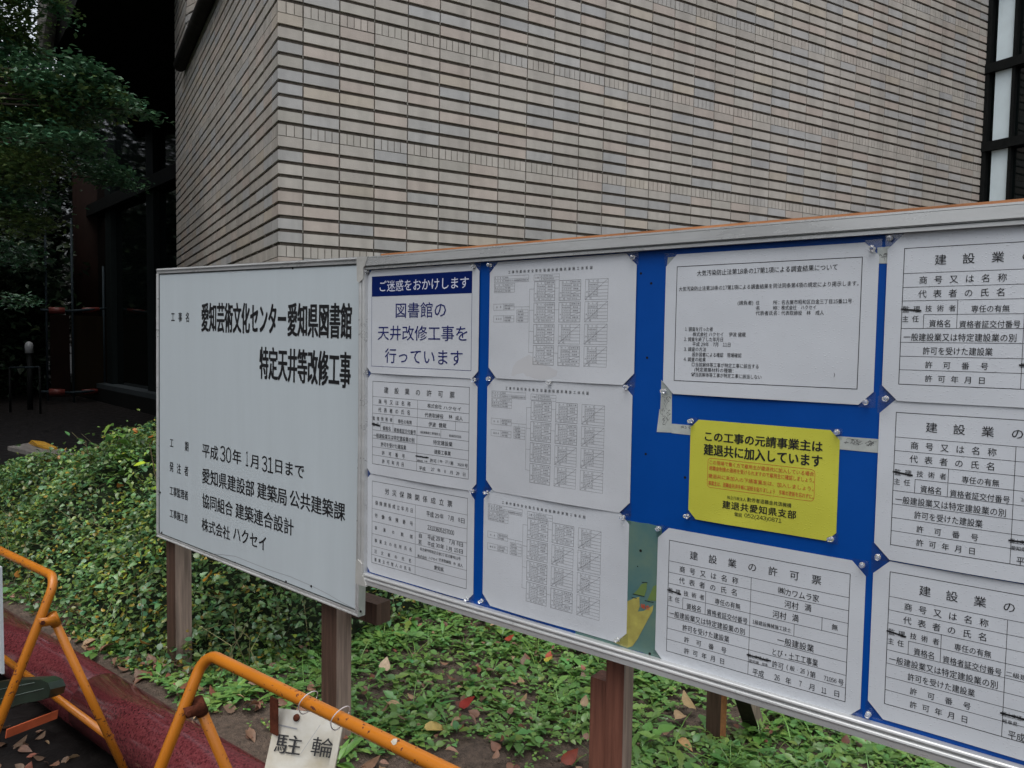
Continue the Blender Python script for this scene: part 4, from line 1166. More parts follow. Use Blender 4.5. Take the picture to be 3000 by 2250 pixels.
# yellow notice
e = ext(kY(372, 600), kY(1710, 700), kY(440, 150), kY(400, 1041))
s8_, pr = sheet('yellow_notice', 'yellow notice with heavy black headings and red small print', 'notice', *e[:2], *e[2:], .0016, 'yellow', .017)
T = printer(pr, kY)
T('この工事の元請事業主は', 510, 1567, 298, 88, w=.034, y1=370)
T('建退共に加入しています', 500, 1562, 416, 100, w=.034, y1=500)
A0, B1 = BP.uv(*kY(540, 494)); A1 = BP.uv(*kY(1504, 600))[0]; B0 = BP.uv(*kY(532, 756))[1]
r_ = .007; pts = []
for cx, cy, t0 in ((A1 - r_, B1 - r_, 0), (A0 + r_, B1 - r_, 90), (A0 + r_, B0 + r_, 180), (A1 - r_, B0 + r_, 270)):
    pts += [(cx + r_ * math.cos(math.radians(t0 + k)), cy + r_ * math.sin(math.radians(t0 + k))) for k in (0, 30, 60, 90)]
for p0, p1 in zip(pts, pts[1:] + pts[:1]): pr.line(*p0, *p1, .0008, 'ink_red')
for t, x0, x1, y, h in (('この現場で働く方で雇用主が建退共に加入している場合', 550, 1492, 533, 38), ('退職金制度の適用を受けられますので雇用主に確認しましょう。', 546, 1492, 585, 40), ('建退共に未加入の下請事業主は、加入しましょう。', 540, 1490, 655, 38), ('事業主は、退職金共済手帳に証紙を貼りましょう　手帳の更新を忘れずに。', 540, 1488, 719, 40)):
    T(t, x0, x1, y, h, 'ink_red', w=.008, y1=y + 90)
T('独立行政法人', 710, 880, 848, 30, w=.008); T('勤労者退職金共済機構', 890, 1290, 868, 38, w=.012); T('建退共愛知県支部', 668, 1337, 911, 70, w=.026, even=True, ws=1.02)
T('電話', 778, 845, 1000, 36, w=.01); T('052(243)0871', 865, 1202, 1010, 34, w=.008, fill=.72)
pr.build('lettering', s8_)

# permit under the yellow notice
e = ext(kK(185, 640), kK(1682, 1000), kK(266, 163), kK(226, 1141))
s9_, pr = sheet('permit_sheet', 'white permit table beaded with rain, directly under the yellow notice', 'permit', *e[:2], *e[2:], .0018, 'sheet', .024)
permit(pr, ta0, ta1, tb0, tb1)
right_text(pr, kK, [('㈱', 1065, 1118, 613, 50), ('カワムラ家', 1120, 1364, 628, 52), ('河村', 1112, 1214, 712, 54), ('満', 1258, 1306, 737, 54), ('河村', 1026, 1126, 784, 54), ('満', 1168, 1214, 812, 54), ('無', 1455, 1498, 880, 44), ('1級建設機械施工技士', 880, 1160, 842, 32),
                    ('一般建設業', 1060, 1327, 975, 54), ('とび・土工工事業', 1025, 1357, 1060, 52), ('愛知県', 855, 928, 1125, 26), ('知事', 950, 990, 1148, 20), ('許可', 1022, 1106, 1147, 48), ('(', 1127, 1137, 1168, 44), ('般', 1152, 1186, 1178, 36), ('-', 1198, 1212, 1188, 30), ('26', 1226, 1260, 1197, 32, .7), (')', 1276, 1288, 1207, 44), ('第', 1296, 1338, 1222, 46),
                    ('71056', 1397, 1490, 1250, 30, .7), ('号', 1502, 1541, 1277, 46), ('平成', 882, 964, 1203, 50), ('26', 1040, 1080, 1243, 38, .7), ('年', 1121, 1161, 1266, 48), ('7', 1219, 1236, 1290, 38, .7), ('月', 1289, 1329, 1311, 48), ('11', 1380, 1417, 1338, 38, .7), ('日', 1474, 1508, 1360, 46)])
a0, b = BP.uv(*kK(850, 1082)); a1 = BP.uv(*kK(1000, 1106))[0]; scribble(pr, a0, a1, b, .0085)
pr.build('lettering', s9_)

# right column: three more permits running out of the picture
def right_sheet(crop, l, t, b, lt, lb, div, label, off, strike=True, cells=()):
    A0 = BP.uv(*crop(*l))[0]; B1 = BP.uv(*crop(*t))[1]; B0 = BP.uv(*crop(*b))[1]
    a0, b1 = BP.uv(*crop(*lt)); b0 = BP.uv(*crop(*lb))[1]; ad = BP.uv(*crop(*div))[0]
    a1 = a0 + (ad - a0) / UD
    root, pr = sheet('permit_sheet', label, 'permit', A0, min(a1 + (a0 - A0), bx1 - RS - .006), B0, B1, off, 'sheet', .026)
    f, T = permit(pr, a0, a1, b0, b1, right_cells=False)
    if strike:
        u0, v = kuv(850, 1082); u1, _ = kuv(1000, 1082); scribble(pr, f(u0, v)[0], f(u1, v)[0], f(0, v)[1], .0085)
    for t_, x0, x1, y, h in cells: T(t_, x0, x1, y, h)
    pr.build('lettering', root); return root
r1_ = right_sheet(kR1, (262, 900), (420, 286), (330, 1641), (420, 411), (370, 1506), (1374, 1200), 'white permit table cut by the right edge of the photo, topmost of three', .0034)
r2_ = right_sheet(kR2, (208, 700), (370, 112), (280, 1476), (370, 226), (313, 1349), (1366, 960), 'white permit table cut by the right edge of the photo, middle of three', .0024, cells=(('10', 900, 925, 842, 26), ('愛知県', 855, 928, 1125, 26), ('平成', 882, 964, 1203, 50)))
r3_ = right_sheet(kR3, (138, 600), (260, 32), (212, 1266), (291, 118), (232, 1145), (1191, 900), 'white permit table cut by the right edge of the photo, lowest of three', .0014, cells=(('二級建築', 866, 1010, 842, 32), ('岐阜県', 855, 928, 1125, 26), ('平成', 882, 964, 1203, 50)))

# ------------------------------------------------------------------ push pins
mb = MB()
mb.tube([(0, 0, .0), (0, -.0014, 0), (0, -.0022, 0), (0, -.0026, 0), (0, -.0085, 0), (0, -.0095, 0), (0, -.0115, 0), (0, -.0125, 0)], [.0050, .0052, .0045, .0024, .0022, .0042, .0042, .0036], 16)
pin0 = mb.build('push_pin', M['clear'], None, True)
pins = [((1083, 797), 'upper left corner of the poster with the navy band'), ((1079, 1092), 'left corner between the poster and the permit below it'), ((1074, 1383), 'left corner between the permit and the insurance table'), ((1072, 1664), 'lower left corner of the insurance table'),
        ((1394.8, 783.5), 'upper right corner of the poster with the navy band'), ((1394.8, 1112), 'right corner between the poster and the permit below it'), ((1389, 1437), 'right corner between the permit and the insurance table'), ((1375, 1752), 'lower right corner of the insurance table'),
        ((1441, 778), 'upper left corner of the topmost chart'), ((1438, 1109), 'left corner between the topmost and the middle chart'), ((1432, 1441), 'left corner between the middle and the lowest chart'), ((1416, 1758), 'lower left corner of the lowest chart'),
        ((1859, 755.7), 'upper right corner of the topmost chart'), ((1839, 1135), 'right corner between the topmost and the middle chart'), ((1829, 1514), 'right corner between the middle and the lowest chart'), ((1814, 1871), 'lower right corner of the lowest chart'), ((1614.5, 1121), 'middle of the top edge of the middle chart'),
        ((2559, 731), 'upper right corner of the survey notice'), ((1949, 1145), 'lower left corner of the survey notice'), ((2538, 1178), 'lower right corner of the survey notice'),
        ((2030, 1232), 'upper left corner of the yellow notice'), ((2455, 1265), 'upper right corner of the yellow notice'), ((2017, 1511), 'lower left corner of the yellow notice'), ((2438, 1578), 'lower right corner of the yellow notice'),
        ((1933, 1547), 'upper left corner of the permit under the yellow notice'), ((2528, 1653), 'upper right corner of the permit under the yellow notice'), ((1919, 1930), 'lower left corner of the permit under the yellow notice'), ((2502, 2102), 'lower right corner of the permit under the yellow notice'),
        ((2610, 699), 'upper left corner of the topmost right hand permit'), ((2598, 1167), 'left corner between the topmost and middle right hand permits'), ((2574, 1629), 'left corner between the middle and lowest right hand permits'), ((2547, 2088), 'lower left corner of the lowest right hand permit')]
for i, (p, lab) in enumerate(pins):
    o = pin0 if i == 0 else pin0.copy()
    if i: COL.objects.link(o)
    a, b = BP.uv(*p); o.location = BP.pt(a, b, .0050)
    o.rotation_euler = (R_.uniform(-.18, .1), 0, R_.uniform(-.15, .15))
    tag(o, 'clear push pin at the ' + lab, 'push pin', 'clear push pins holding the sheets')
# ------------------------------------------------------------------ orange barricades in front of the kerb
def arc_pts(p0, p1, p2, r, n=7):
    """round the corner p0-p1-p2 with radius r"""
    p0, p1, p2 = map(np.array, (p0, p1, p2)); a = (p0 - p1) / np.linalg.norm(p0 - p1); b = (p2 - p1) / np.linalg.norm(p2 - p1)
    ang = math.acos(max(-1, min(1, a @ b))); t = r / math.tan(ang / 2); c = p1 + (a + b) / np.linalg.norm(a + b) * (r / math.sin(ang / 2))
    s, e = p1 + a * t - c, p1 + b * t - c; th = math.acos((s @ e) / (r * r)); out = []
    for i in range(n + 1):
        k = i / n; out.append(c + (s * math.sin((1 - k) * th) + e * math.sin(k * th)) / math.sin(th))
    return out
TR = .0126
def barricade(name, label, xl, xr, ztl, ztr, y, fy, ry, fy_x=0., ry_x=0., rail_z=.27, lowrail=True, hinge_mat=None):
    hinge_mat = hinge_mat or M['orange']
    b = thing(name, label, 'barricade', ((xl + xr) / 2, y, 0), 'orange pipe barricades along the kerb')
    TL, TR_ = np.array([xl, y, ztl]), np.array([xr, y, ztr])
    FL, FRt = np.array([xl + fy_x, fy, .02]), np.array([xr + fy_x, fy, .02])
    pts = [FL] + arc_pts(FL, TL, TR_, .045) + arc_pts(TL, TR_, FRt, .045) + [FRt]
    mb = MB(); mb.tube(pts, TR, 16); mb.build('front_frame', M['orange'], b, True)
    for x, top, foot in ((xl, TL, FL), (xr, TR_, FRt)):
        k = .125 / np.linalg.norm(foot - top)
        pv = top + (foot - top) * k * 1.0
        ft = np.array([x + ry_x, ry, .02]); st = pv + np.array([0, .036, .002])
        mb = MB(); mb.tube([st, ft], TR * .95, 14); lg = mb.build('rear_leg', M['orange'], b, True)
        mb = MB()
        mb.tube([st + (st - ft) / np.linalg.norm(st - ft) * .012, st + (ft - st) / np.linalg.norm(ft - st) * .026], TR * 1.14, 14)
        mb.frame_box(pv, np.array([0, 1., -.12]), np.array([0, -.3, 1.]), np.array([1., 0, 0]), -.004, .04, -.012, .014, .0158, .0178)
        hg = mb.build('hinge', hinge_mat, lg, True)
        mb = MB(); mb.tube([pv + np.array([.010, .002, 0]), pv + np.array([.022, .002, 0])], .0065, 6); mb.build('bolt', M['rust'], hg)
        mb = MB(); mb.tube([ft, ft + np.array([0, 0, -.02])], TR * 1.3, 12); mb.build('rubber_foot', M['dark_metal'], lg, True)
    if lowrail:
        k = (rail_z - .02) / (pts[1][2] - .02)
        y2 = ry + (y + .036 - ry) * ((rail_z - .02) / (.68 - .02)) - .012
        mb = MB(); mb.tube([(xl + .02, y2, rail_z + .015), (xr - .0, y2, rail_z - .005)], TR * .92, 14)
        lr = mb.build('lower_rail', M['orange'], b, True)
    return b
b1 = barricade('barricade', 'orange pipe barricade at the left edge of the photo with a green board inside', -3.62, -2.362, .80, .80, .905, .585, 1.135)
# brace, ring and other pieces of the left barricade
p0, p1 = PY(168, 2092, .955), PY(18, 2150, .80)
mb = MB(); d = (p1 - p0); l_ = np.linalg.norm(d); d /= l_; up = np.array([0, .35, 1.]); up -= d * (up @ d); up /= np.linalg.norm(up)
mb.frame_box(p0, d, up, np.cross(d, up), 0, l_, -.013, .013, -.002, .002); mb.build('brace', mat('faded_orange', (.42, .09, .035), .5, .4, var=.25, vscale=20), b1)
b2 = barricade('barricade', 'orange pipe barricade with black rust flecks and a hanging white card', -1.548, -.30, .80, .797, .895, .515, 1.13, hinge_mat=M['rust'])
mb = MB(); q = PY(803, 2045, .905); mb.frame_box(q, X, Z, Y, -.012, .012, -.075, .0, -.002, .002); mb.build('hook_plate', M['rust'], b2)
mb = MB(); q = PY(1148, 2200, .882); rr_ = random.Random(4)
ring = [(t, k) for k in range(9) for t in [0]]
outl = [(math.cos(t) * .008 * rr_.uniform(.6, 1.1), math.sin(t) * .5 * rr_.uniform(.6, 1.1)) for t in np.linspace(0, 2 * math.pi, 15)[:-1]]
pts = [np.array([q[0] + a, .897 - (TR + .0004) * math.cos(.75 + b), .8015 + (TR + .0004) * math.sin(.75 + b)]) for a, b in outl]
mb.add(pts, [tuple(range(len(pts)))]); mb.build('paint_chip', M['cream'], b2)

# white panel and dark green board standing in the left barricade
mb = MB(); a = PY(8, 1625, .88); mb.box(a[0] - .45, a[0], .87, .878, .43, .772)
tag(mb.build('white_panel', M['white_plastic']), 'white panel hung under the top bar at the left edge of the photo', 'panel')
a, b_ = PY(0, 2000, .90), PY(140, 2030, .90)
gp_pts = [(0, 1996), (60, 1992), (118, 1990), (140, 2000), (148, 2020), (143, 2042), (118, 2052), (60, 2062), (0, 2085), (-120, 2120), (-120, 2020)]
q = [PY(x, y, .915) for x, y in gp_pts]; n = len(q)
mb = MB(); bk = [p + np.array([-.02, .05, -.012]) for p in q]
mb.add(q + bk, [tuple(reversed(range(n))), tuple(range(n, 2 * n))] + [(i, (i + 1) % n, (i + 1) % n + n, i + n) for i in range(n)])
gb = tag(mb.build('green_board', M['green_plastic']), 'dark green board with a rounded end and pale stripes inside the left barricade', 'board')
mb = MB()
for l0, l1 in (((0, 2020), (100, 2000)), ((0, 2048), (126, 2018))):
    p, r = PY(*l0, .9138), PY(*l1, .9138); mb.tube([p, r], .0013, 6)
mb.build('stripe', mat('pale_stripe', (.14, .18, .16), .4, .4), gb)

# hanging card with two characters
KYY = .926
tlp = PY(814, 2074, KYY); trp = PZ(1011, 2098, tlp[2])
uu = trp - tlp; w_ = np.linalg.norm(uu); uu /= w_
r_ = ray(775, 2250); blp = EYE + r_ * (((tlp - EYE) @ uu) / (r_ @ uu))
vv = tlp - blp; vv /= np.linalg.norm(vv)
CH = .215
CP = Plane(tlp - vv * CH, uu, vv)
cd = thing('hanging_card', 'stained white card with two large black characters hanging from the orange bar', 'card', tuple(CP.o))
mb = MB()
nx_, ny_ = 10, 12
V = [CP.pt(w_ * i / nx_, CH * j / ny_, .004 * math.sin(i * .7) * (j / ny_) - .003 * (i / nx_) ** 2) for j in range(ny_ + 1) for i in range(nx_ + 1)]
Fq = [(j * (nx_ + 1) + i, j * (nx_ + 1) + i + 1, (j + 1) * (nx_ + 1) + i + 1, (j + 1) * (nx_ + 1) + i) for j in range(ny_) for i in range(nx_)]
mb.add(V, Fq); card = mb.build('card', M['cream'], cd, True)
pr = Print(CP, .0052)
kc = Crop(700, 1950, 4.022)
def cch(t, x0, x1, yt, yb):
    a0, bt = CP.uv(*kc(x0, yt)); a1, bb = CP.uv(*kc(x1, yb)); 
    a0_, a1_ = CP.uv(*kc(x0, (yt + yb) / 2))[0], CP.uv(*kc(x1, (yt + yb) / 2))[0]
    pr.text(t, a0_, a1_, (bt + bb) / 2, abs(bt - bb) / .95, 'ink', .004)
cch('駐', 440, 752, 790, 1070); cch('輪', 868, 1128, 830, 1100)
pr.build('lettering', card); pr = Print(CP, .0052)
q = [CP.uv(*kc(*p)) for p in ((970, 700), (740, 1040))]; pr.line(*q[0], *q[1], .0009, 'scratch')
q = [CP.uv(*kc(*p)) for p in ((430, 690), (560, 715), (690, 745))]
for p0, p1 in zip(q, q[1:]): pr.line(*p0, *p1, .0022, 'scratch')
pr.build('crease', card)
mb = MB(); a0 = CP.uv(*kc(1125, 900))[0]
mb.frame_box(CP.o, CP.u, CP.v, CP.n, a0, w_ + .001, .0, CH * .93, .0045, .0065); mb.build('card_fold', M['cream'], cd)
for i, (x, y, xb, yb) in enumerate(((692, 615, 730, 400), (1120, 860, 1110, 620))):
    a, b = CP.uv(*kc(x, y)); e = CP.pt(a, b, .006)
    mb = MB()
    if i == 0:
        mb.tube([e, e + CP.n * .003], [.0075, .006], 14); mb.build('eyelet', M['rust'], cd, True)
    bx = PY(*kc(xb, yb), .88)
    ctr = np.array([bx[0], .897, .802]); ring = []
    for t in np.linspace(0, 2 * math.pi, 28):
        rr_ = .0195 + (.010 if math.sin(t) < 0 else 0) * (-math.sin(t))
        ring.append(ctr + np.array([.010 * math.sin(t), 0, 0]) + np.array([0, math.cos(t) * .021, math.sin(t) * rr_]))
    mb = MB(); mb.tube(ring, .0011, 6); mb.build('cable_tie', M['tie'], cd, True)
# ------------------------------------------------------------------ leaves
def leaf_tmpl(prof, fold=.25, droop=.3, rows=None):
    """leaf along +x, length 1: prof = [(t, halfwidth)], folded along the midrib"""
    V, Fc = [], []
    for i, (t, w) in enumerate(prof):
        z = -droop * t * t
        V += [(t, -w, z + w * fold), (t, 0, z), (t, w, z + w * fold)]
        if i:
            a, b = (i - 1) * 3, i * 3
            Fc += [(a, a + 1, b + 1, b), (a + 1, a + 2, b + 2, b + 1)]
    return np.array(V), Fc
OVATE = leaf_tmpl([(0, .012), (.12, .012), (.22, .17), (.42, .29), (.65, .25), (.86, .12), (1, .004)])
IVY = leaf_tmpl([(0, .015), (.08, .02), (.10, .26), (.24, .36), (.36, .25), (.55, .24), (.8, .12), (1, .004)], .18, .25)
ROUND = leaf_tmpl([(0, .02), (.25, .03), (.35, .26), (.6, .36), (.85, .25), (1, .03)], .15, .15)
LOBED = leaf_tmpl([(0, .018), (.14, .02), (.24, .075), (.28, .03), (.38, .105), (.43, .045), (.54, .14), (.60, .075), (.72, .17), (.86, .115), (1, .005)], .3, .35)
LANCE = leaf_tmpl([(0, .015), (.15, .04), (.4, .10), (.65, .095), (.85, .05), (1, .004)], .3, .4)
BLADE = leaf_tmpl([(0, .012), (.35, .014), (.7, .010), (1, .001)], .3, .6)
DRY = leaf_tmpl([(0, .012), (.10, .012), (.2, .20), (.42, .33), (.65, .30), (.85, .15), (1, .01)], -.35, -.28)
DRY2 = leaf_tmpl([(0, .012), (.10, .012), (.2, .16), (.42, .25), (.65, .24), (.85, .13), (1, .01)], .55, .45)
QUAD = (np.array([(0, 0, 0), (.5, -.28, .05), (1, 0, -.05), (.5, .28, .05)]), [(0, 1, 2, 3)])

def rot_mats(yaw, pitch, roll, scale, pos):
    """leaf frames: yaw round z, pitch up, roll round own axis"""
    cy, sy, cp, sp, cr, sr = np.cos(yaw), np.sin(yaw), np.cos(pitch), np.sin(pitch), np.cos(roll), np.sin(roll)
    ex = np.stack([cy * cp, sy * cp, sp], -1)
    ey0 = np.stack([-sy, cy, np.zeros_like(cy)], -1); ez0 = np.cross(ex, ey0)
    ey = ey0 * cr[:, None] + ez0 * sr[:, None]; ez = np.cross(ex, ey)
    m = np.zeros((len(yaw), 3, 4)); s = np.asarray(scale).reshape(-1, 1)
    m[:, :, 0], m[:, :, 1], m[:, :, 2], m[:, :, 3] = ex * s, ey * s, ez * s, pos
    return m
def tints(n, base, var=.32, hue=.13):
    g = rng.uniform(1 - var, 1 + var, (n, 1)); h = rng.normal(0, hue, (n, 1))
    return np.clip(np.array(base) * g * np.concatenate([1 + h, np.ones_like(h), 1 - h * .6], 1), 0, 4)

def vnoise(x, y, s, seed):
    """smooth value noise 0..1"""
    r = np.random.default_rng(seed); T = r.random((64, 64)); x = np.asarray(x) * s + 100; y = np.asarray(y) * s + 100
    i, j = np.floor(x).astype(int), np.floor(y).astype(int); u, v = x - i, y - j; u = u * u * (3 - 2 * u); v = v * v * (3 - 2 * v)
    g = lambda a, b: T[a % 64, b % 64]
    return (g(i, j) * (1 - u) + g(i + 1, j) * u) * (1 - v) + (g(i, j + 1) * (1 - u) + g(i + 1, j + 1) * u) * v

def ok_bed(x, y):
    """keep clear of timber, kerb and building"""
    k = (y > 1.40) & (x < 1.6)
    d = (x - CORNER[0]) * nR[0] + (y - CORNER[1]) * nR[1]
    e = (x - CORNER[0]) * nL[0] + (y - CORNER[1]) * nL[1]
    return k & ((d > .04) | (e > .04))

# ------------------------------------------------------------------ weeds on the bed
def scatter(n, x0, x1, y0, y1, dens, seed):
    r = np.random.default_rng(seed); x = r.uniform(x0, x1, n); y = r.uniform(y0, y1, n)
    k = (r.random(n) < dens(x, y)) & ok_bed(x, y)
    return x[k], y[k]
def bare(x, y):
    """0 on bare soil, 1 in thick growth"""
    n = .6 * vnoise(x, y, 2.3, 1) + .4 * vnoise(x, y, 6.1, 2)
    far = np.clip((y - 1.9) / .7, 0, 1)                       # growth is thicker away from the kerb
    right = np.clip((x + 1.9) / .8, 0, 1) * .16 * np.clip((3.1 - y) / .8, 0, 1) + np.clip((1.75 - y) / .3, 0, 1) * .12
    return np.clip((n - .33 + .24 * far - right) * 4.2, 0, 1)
def plants(mb, x, y, tmpl, nleaf, len0, len1, pitch, tint0, seed, h0=.0, pvar=.2):
    r = np.random.default_rng(seed)
    for k in range(nleaf):
        n = len(x); sel = r.random(n) < .88
        xs_, ys_ = x[sel], y[sel]; m = len(xs_)
        yaw = 2 * math.pi * k / nleaf + r.uniform(-.5, .5, m) + xs_ * 50
        s = r.uniform(len0, len1, m)
        pos = np.stack([xs_, ys_, bed_h(xs_, ys_) + h0 + r.uniform(0, .012, m)], -1)
        mb.inst(*tmpl, rot_mats(yaw, r.normal(pitch, pvar, m), r.normal(0, .25, m), s, pos), tints(m, tint0))
VX0, VX1, VY0, VY1 = -4.4, .4, 1.4, 4.6
wd = MB()
x, y = scatter(6500, VX0, VX1, VY0, VY1, lambda x, y: bare(x, y) * .34, 21); plants(wd, x, y, LOBED, 7, .042, .10, .42, (1.0, 1.0, .95), 31)
x, y = scatter(15000, VX0, VX1, VY0, VY1, lambda x, y: bare(x, y) * .5, 22); plants(wd, x, y, OVATE, 5, .018, .042, .35, (1.1, 1.04, 1.1), 32, .01)
x, y = scatter(4200, VX0, VX1, VY0, VY1, lambda x, y: bare(x, y) * .3, 26); plants(wd, x, y, ROUND, 4, .023, .05, .45, (.95, .98, 1.0), 36, .02)
x, y = scatter(22000, VX0, VX1, VY0, VY1, lambda x, y: .12 + bare(x, y) * .5, 23); plants(wd, x, y, ROUND, 3, .010, .020, .15, (1.15, 1.1, .95), 33, .012)
x, y = scatter(2200, VX0, VX1, VY0, VY1, lambda x, y: bare(x, y) * .3, 24); plants(wd, x, y, BLADE, 5, .06, .15, .9, (1.0, 1.08, .7), 34)
x, y = scatter(900, VX0, VX1, VY0, VY1, lambda x, y: bare(x, y) * .22, 25); plants(wd, x, y, LANCE, 6, .06, .12, .5, (.95, 1.0, .85), 35)
o = wd.build('weeds', M['leaf'], None, True); o['kind'] = 'stuff'; o['label'] = 'low green weeds covering the soil under the boards'

# leaf litter
lt = MB()
LC = [(.9, .9, .95), (.7, .6, .58), (1.15, 1.15, 1.15), (.5, .35, .33), (1.3, 1.5, 1.25), (.8, .5, .48), (.65, .72, .7), (.95, .85, .8), (.55, .55, .5)]
def litter(n, x0, x1, y0, y1, dens, seed, s0, s1, zf):
    r = np.random.default_rng(seed); x = r.uniform(x0, x1, n); y = r.uniform(y0, y1, n)
    k = r.random(n) < dens(x, y); x, y = x[k], y[k]
    for T_, part in ((DRY, 0), (DRY2, 1)):
        q = (np.arange(len(x)) % 2) == part; m = q.sum()
        pos = np.stack([x[q], y[q], zf(x[q], y[q])], -1)
        tn = np.array([LC[i] for i in r.integers(0, len(LC), m)]) * r.uniform(.7, 1.15, (m, 1))
        lt.inst(*T_, rot_mats(r.uniform(0, 6.28, m), r.normal(.12, .22, m), r.normal(0, .45, m), r.uniform(s0, s1, m), pos), tn)
litter(3600, VX0, VX1, 1.40, 4.6, lambda x, y: .22 + .35 * (vnoise(x, y, 3, 9) > .5), 41, .016, .05, lambda x, y: bed_h(x, y) + .012 + np.random.default_rng(5).uniform(0, .03, len(x)))
litter(420, -3.9, -.6, 1.39, 1.62, lambda x, y: np.full_like(x, .5), 42, .03, .07, lambda x, y: bed_h(x, y) + .012)
litter(520, -4.4, -1.2, .45, 1.15, lambda x, y: .35 + .4 * (vnoise(x, y, 3, 19) > .45), 43, .025, .065, lambda x, y: np.full_like(x, .006))
o = lt.build('fallen_leaves', M['dead_leaf'], None, True); o['kind'] = 'stuff'; o['label'] = 'scattered brown and pale fallen leaves on the soil and paving'

# crumbs of soil and small stones
cr = MB(); r = np.random.default_rng(77); n = 2600
x = r.uniform(-3.6, .2, n); y = r.uniform(1.4, 3.6, n); k = ok_bed(x, y); x, y = x[k], y[k]; n = len(x)
OCT = (np.array([(1, 0, 0), (-1, 0, 0), (0, 1, 0), (0, -1, 0), (0, 0, .7), (0, 0, -.7)]), [(0, 2, 4), (2, 1, 4), (1, 3, 4), (3, 0, 4), (2, 0, 5), (1, 2, 5), (3, 1, 5), (0, 3, 5)])
cr.inst(*OCT, rot_mats(r.uniform(0, 6, n), r.normal(0, .4, n), r.normal(0, .4, n), r.uniform(.002, .0065, n), np.stack([x, y, bed_h(x, y) + .001], -1)), np.array([(1, 1, 1)]) * r.choice([.7, 1, 1.6, 3.2], (n, 1), p=[.3, .4, .22, .08]))
o = cr.build('gravel', mat('soil_crumbs', (.075, .058, .045), .8, .3, tint=True)); o['kind'] = 'stuff'; o['label'] = 'soil crumbs and grit between the weeds'

# single leaves and plants one can point to
def single(px, py, size, col, label, z=None, tm=DRY, yaw=None, pitch=.2, roll=.3):
    z = .205 if z is None else z
    p = PZ(px, py, z); m = MB()
    V, Fc = tm; M4 = rot_mats(np.array([yaw if yaw is not None else random.uniform(0, 6)]), np.array([pitch]), np.array([roll]), np.array([size]), p[None])
    m.inst(V, Fc, M4, [col]); return tag(m.build('fallen_leaf', M['dead_leaf'], None, True), label, 'fallen leaf', 'single bright fallen leaves on the soil')
single(1335, 2062, .075, (1.0, .20, .22), 'bright red fallen leaf on the weeds between two timber posts', yaw=.6)
single(1235, 2140, .085, (1.5, 1.9, .9), 'pale yellow folded leaf on bare soil beside the orange bar', yaw=1.0, tm=DRY2)
single(1975, 2110, .085, (1.35, 1.6, 1.35), 'large pale tan leaf right of the red brown double post', yaw=1.5, tm=DRY2)
single(1985, 2165, .06, (1.5, 1.6, 1.0), 'small cream leaf with folded edge near the lone timber stake', yaw=-.4, tm=DRY2)
single(2040, 2080, .085, (1.2, 1.5, 1.1), 'broad straw coloured leaf left of the lone timber stake', yaw=2.7)
single(1125, 1967, .07, (2.0, 2.6, 2.6), 'whitish green fallen leaf lying right of the middle timber post', yaw=2.3)
single(1590, 1930, .05, (1.6, 2.4, .6), 'small lemon yellow leaf under the lowest chart', yaw=.2)
single(1475, 1872, .05, (1.1, .30, .22), 'small orange red leaf just below the silver bottom rail', yaw=.7)
single(1605, 1932, .045, (1.2, .36, .24), 'orange leaf left of the red brown double post', yaw=2.0)
single(590, 1700, .075, (1.5, 1.25, .15), 'curled yellow leaf caught in the dark undergrowth behind the white sign', z=.45, yaw=.4, pitch=.5)
single(625, 1797, .07, (1.3, .55, .2), 'orange leaf low in the undergrowth beside the leftmost post', z=.27, yaw=2.0)
single(1640, 2235, .07, (.7, .22, .16), 'dark rust brown curled leaf left of the red brown double post at the bottom', yaw=1.2)

def rosette(px, py, n, l0, l1, tm, label, cat, seed, tint=(1, 1, 1), pitch=.55, z=BED, name='weed_plant'):
    r = np.random.default_rng(seed); c = PZ(px, py, z); root = thing(name, label, cat, tuple(c), None)
    for k in range(1):
        m = MB(); yaw = np.arange(n) * 2.4 + r.uniform(-.3, .3, n); lay = np.linspace(0, 1, n)
        m.inst(*tm, rot_mats(yaw, pitch + lay * .5 + r.normal(0, .12, n), r.normal(0, .2, n), r.uniform(l0, l1, n) * (1 - .35 * lay), np.repeat(c[None], n, 0) + r.normal(0, .006, (n, 3))), tints(n, tint, .18))
        m.build('leaves', M['leaf'], root, True)
    m = MB(); m.tube([c - np.array([0, 0, .02]), c + np.array([0, 0, .02])], .006, 6); m.build('stem', M['twig'], root)
    return root
rosette(838, 1835, 34, .16, .27, LOBED, 'large bushy weed with long jagged leaves under the white sign', 'weed', 5, (1.05, 1.08, 1.0), .55)
rosette(1250, 2085, 10, .10, .16, LANCE, 'broad leaved rosette weed on bare soil between two timber posts', 'weed', 6, (.9, 1.0, .9), .3)
rosette(1870, 2195, 9, .12, .2, LOBED, 'dandelion like weed with jagged leaves right of the red brown double post', 'weed', 8, (.95, 1.0, .8), .3)
rosette(2240, 2160, 14, .08, .14, LOBED, 'dense jagged weed right of the dark leaning brace', 'weed', 9, (1.0, 1.05, .8), .5)
rosette(560, 1900, 12, .05, .09, OVATE, 'small broad leaved weed at the foot of the leftmost timber post', 'weed', 10, (.85, .95, .9), .5)
rosette(800, 2010, 8, .10, .15, LOBED, 'drooping jagged weed just above the orange bar of the second barricade', 'weed', 12, (1.0, 1.02, .95), .35)

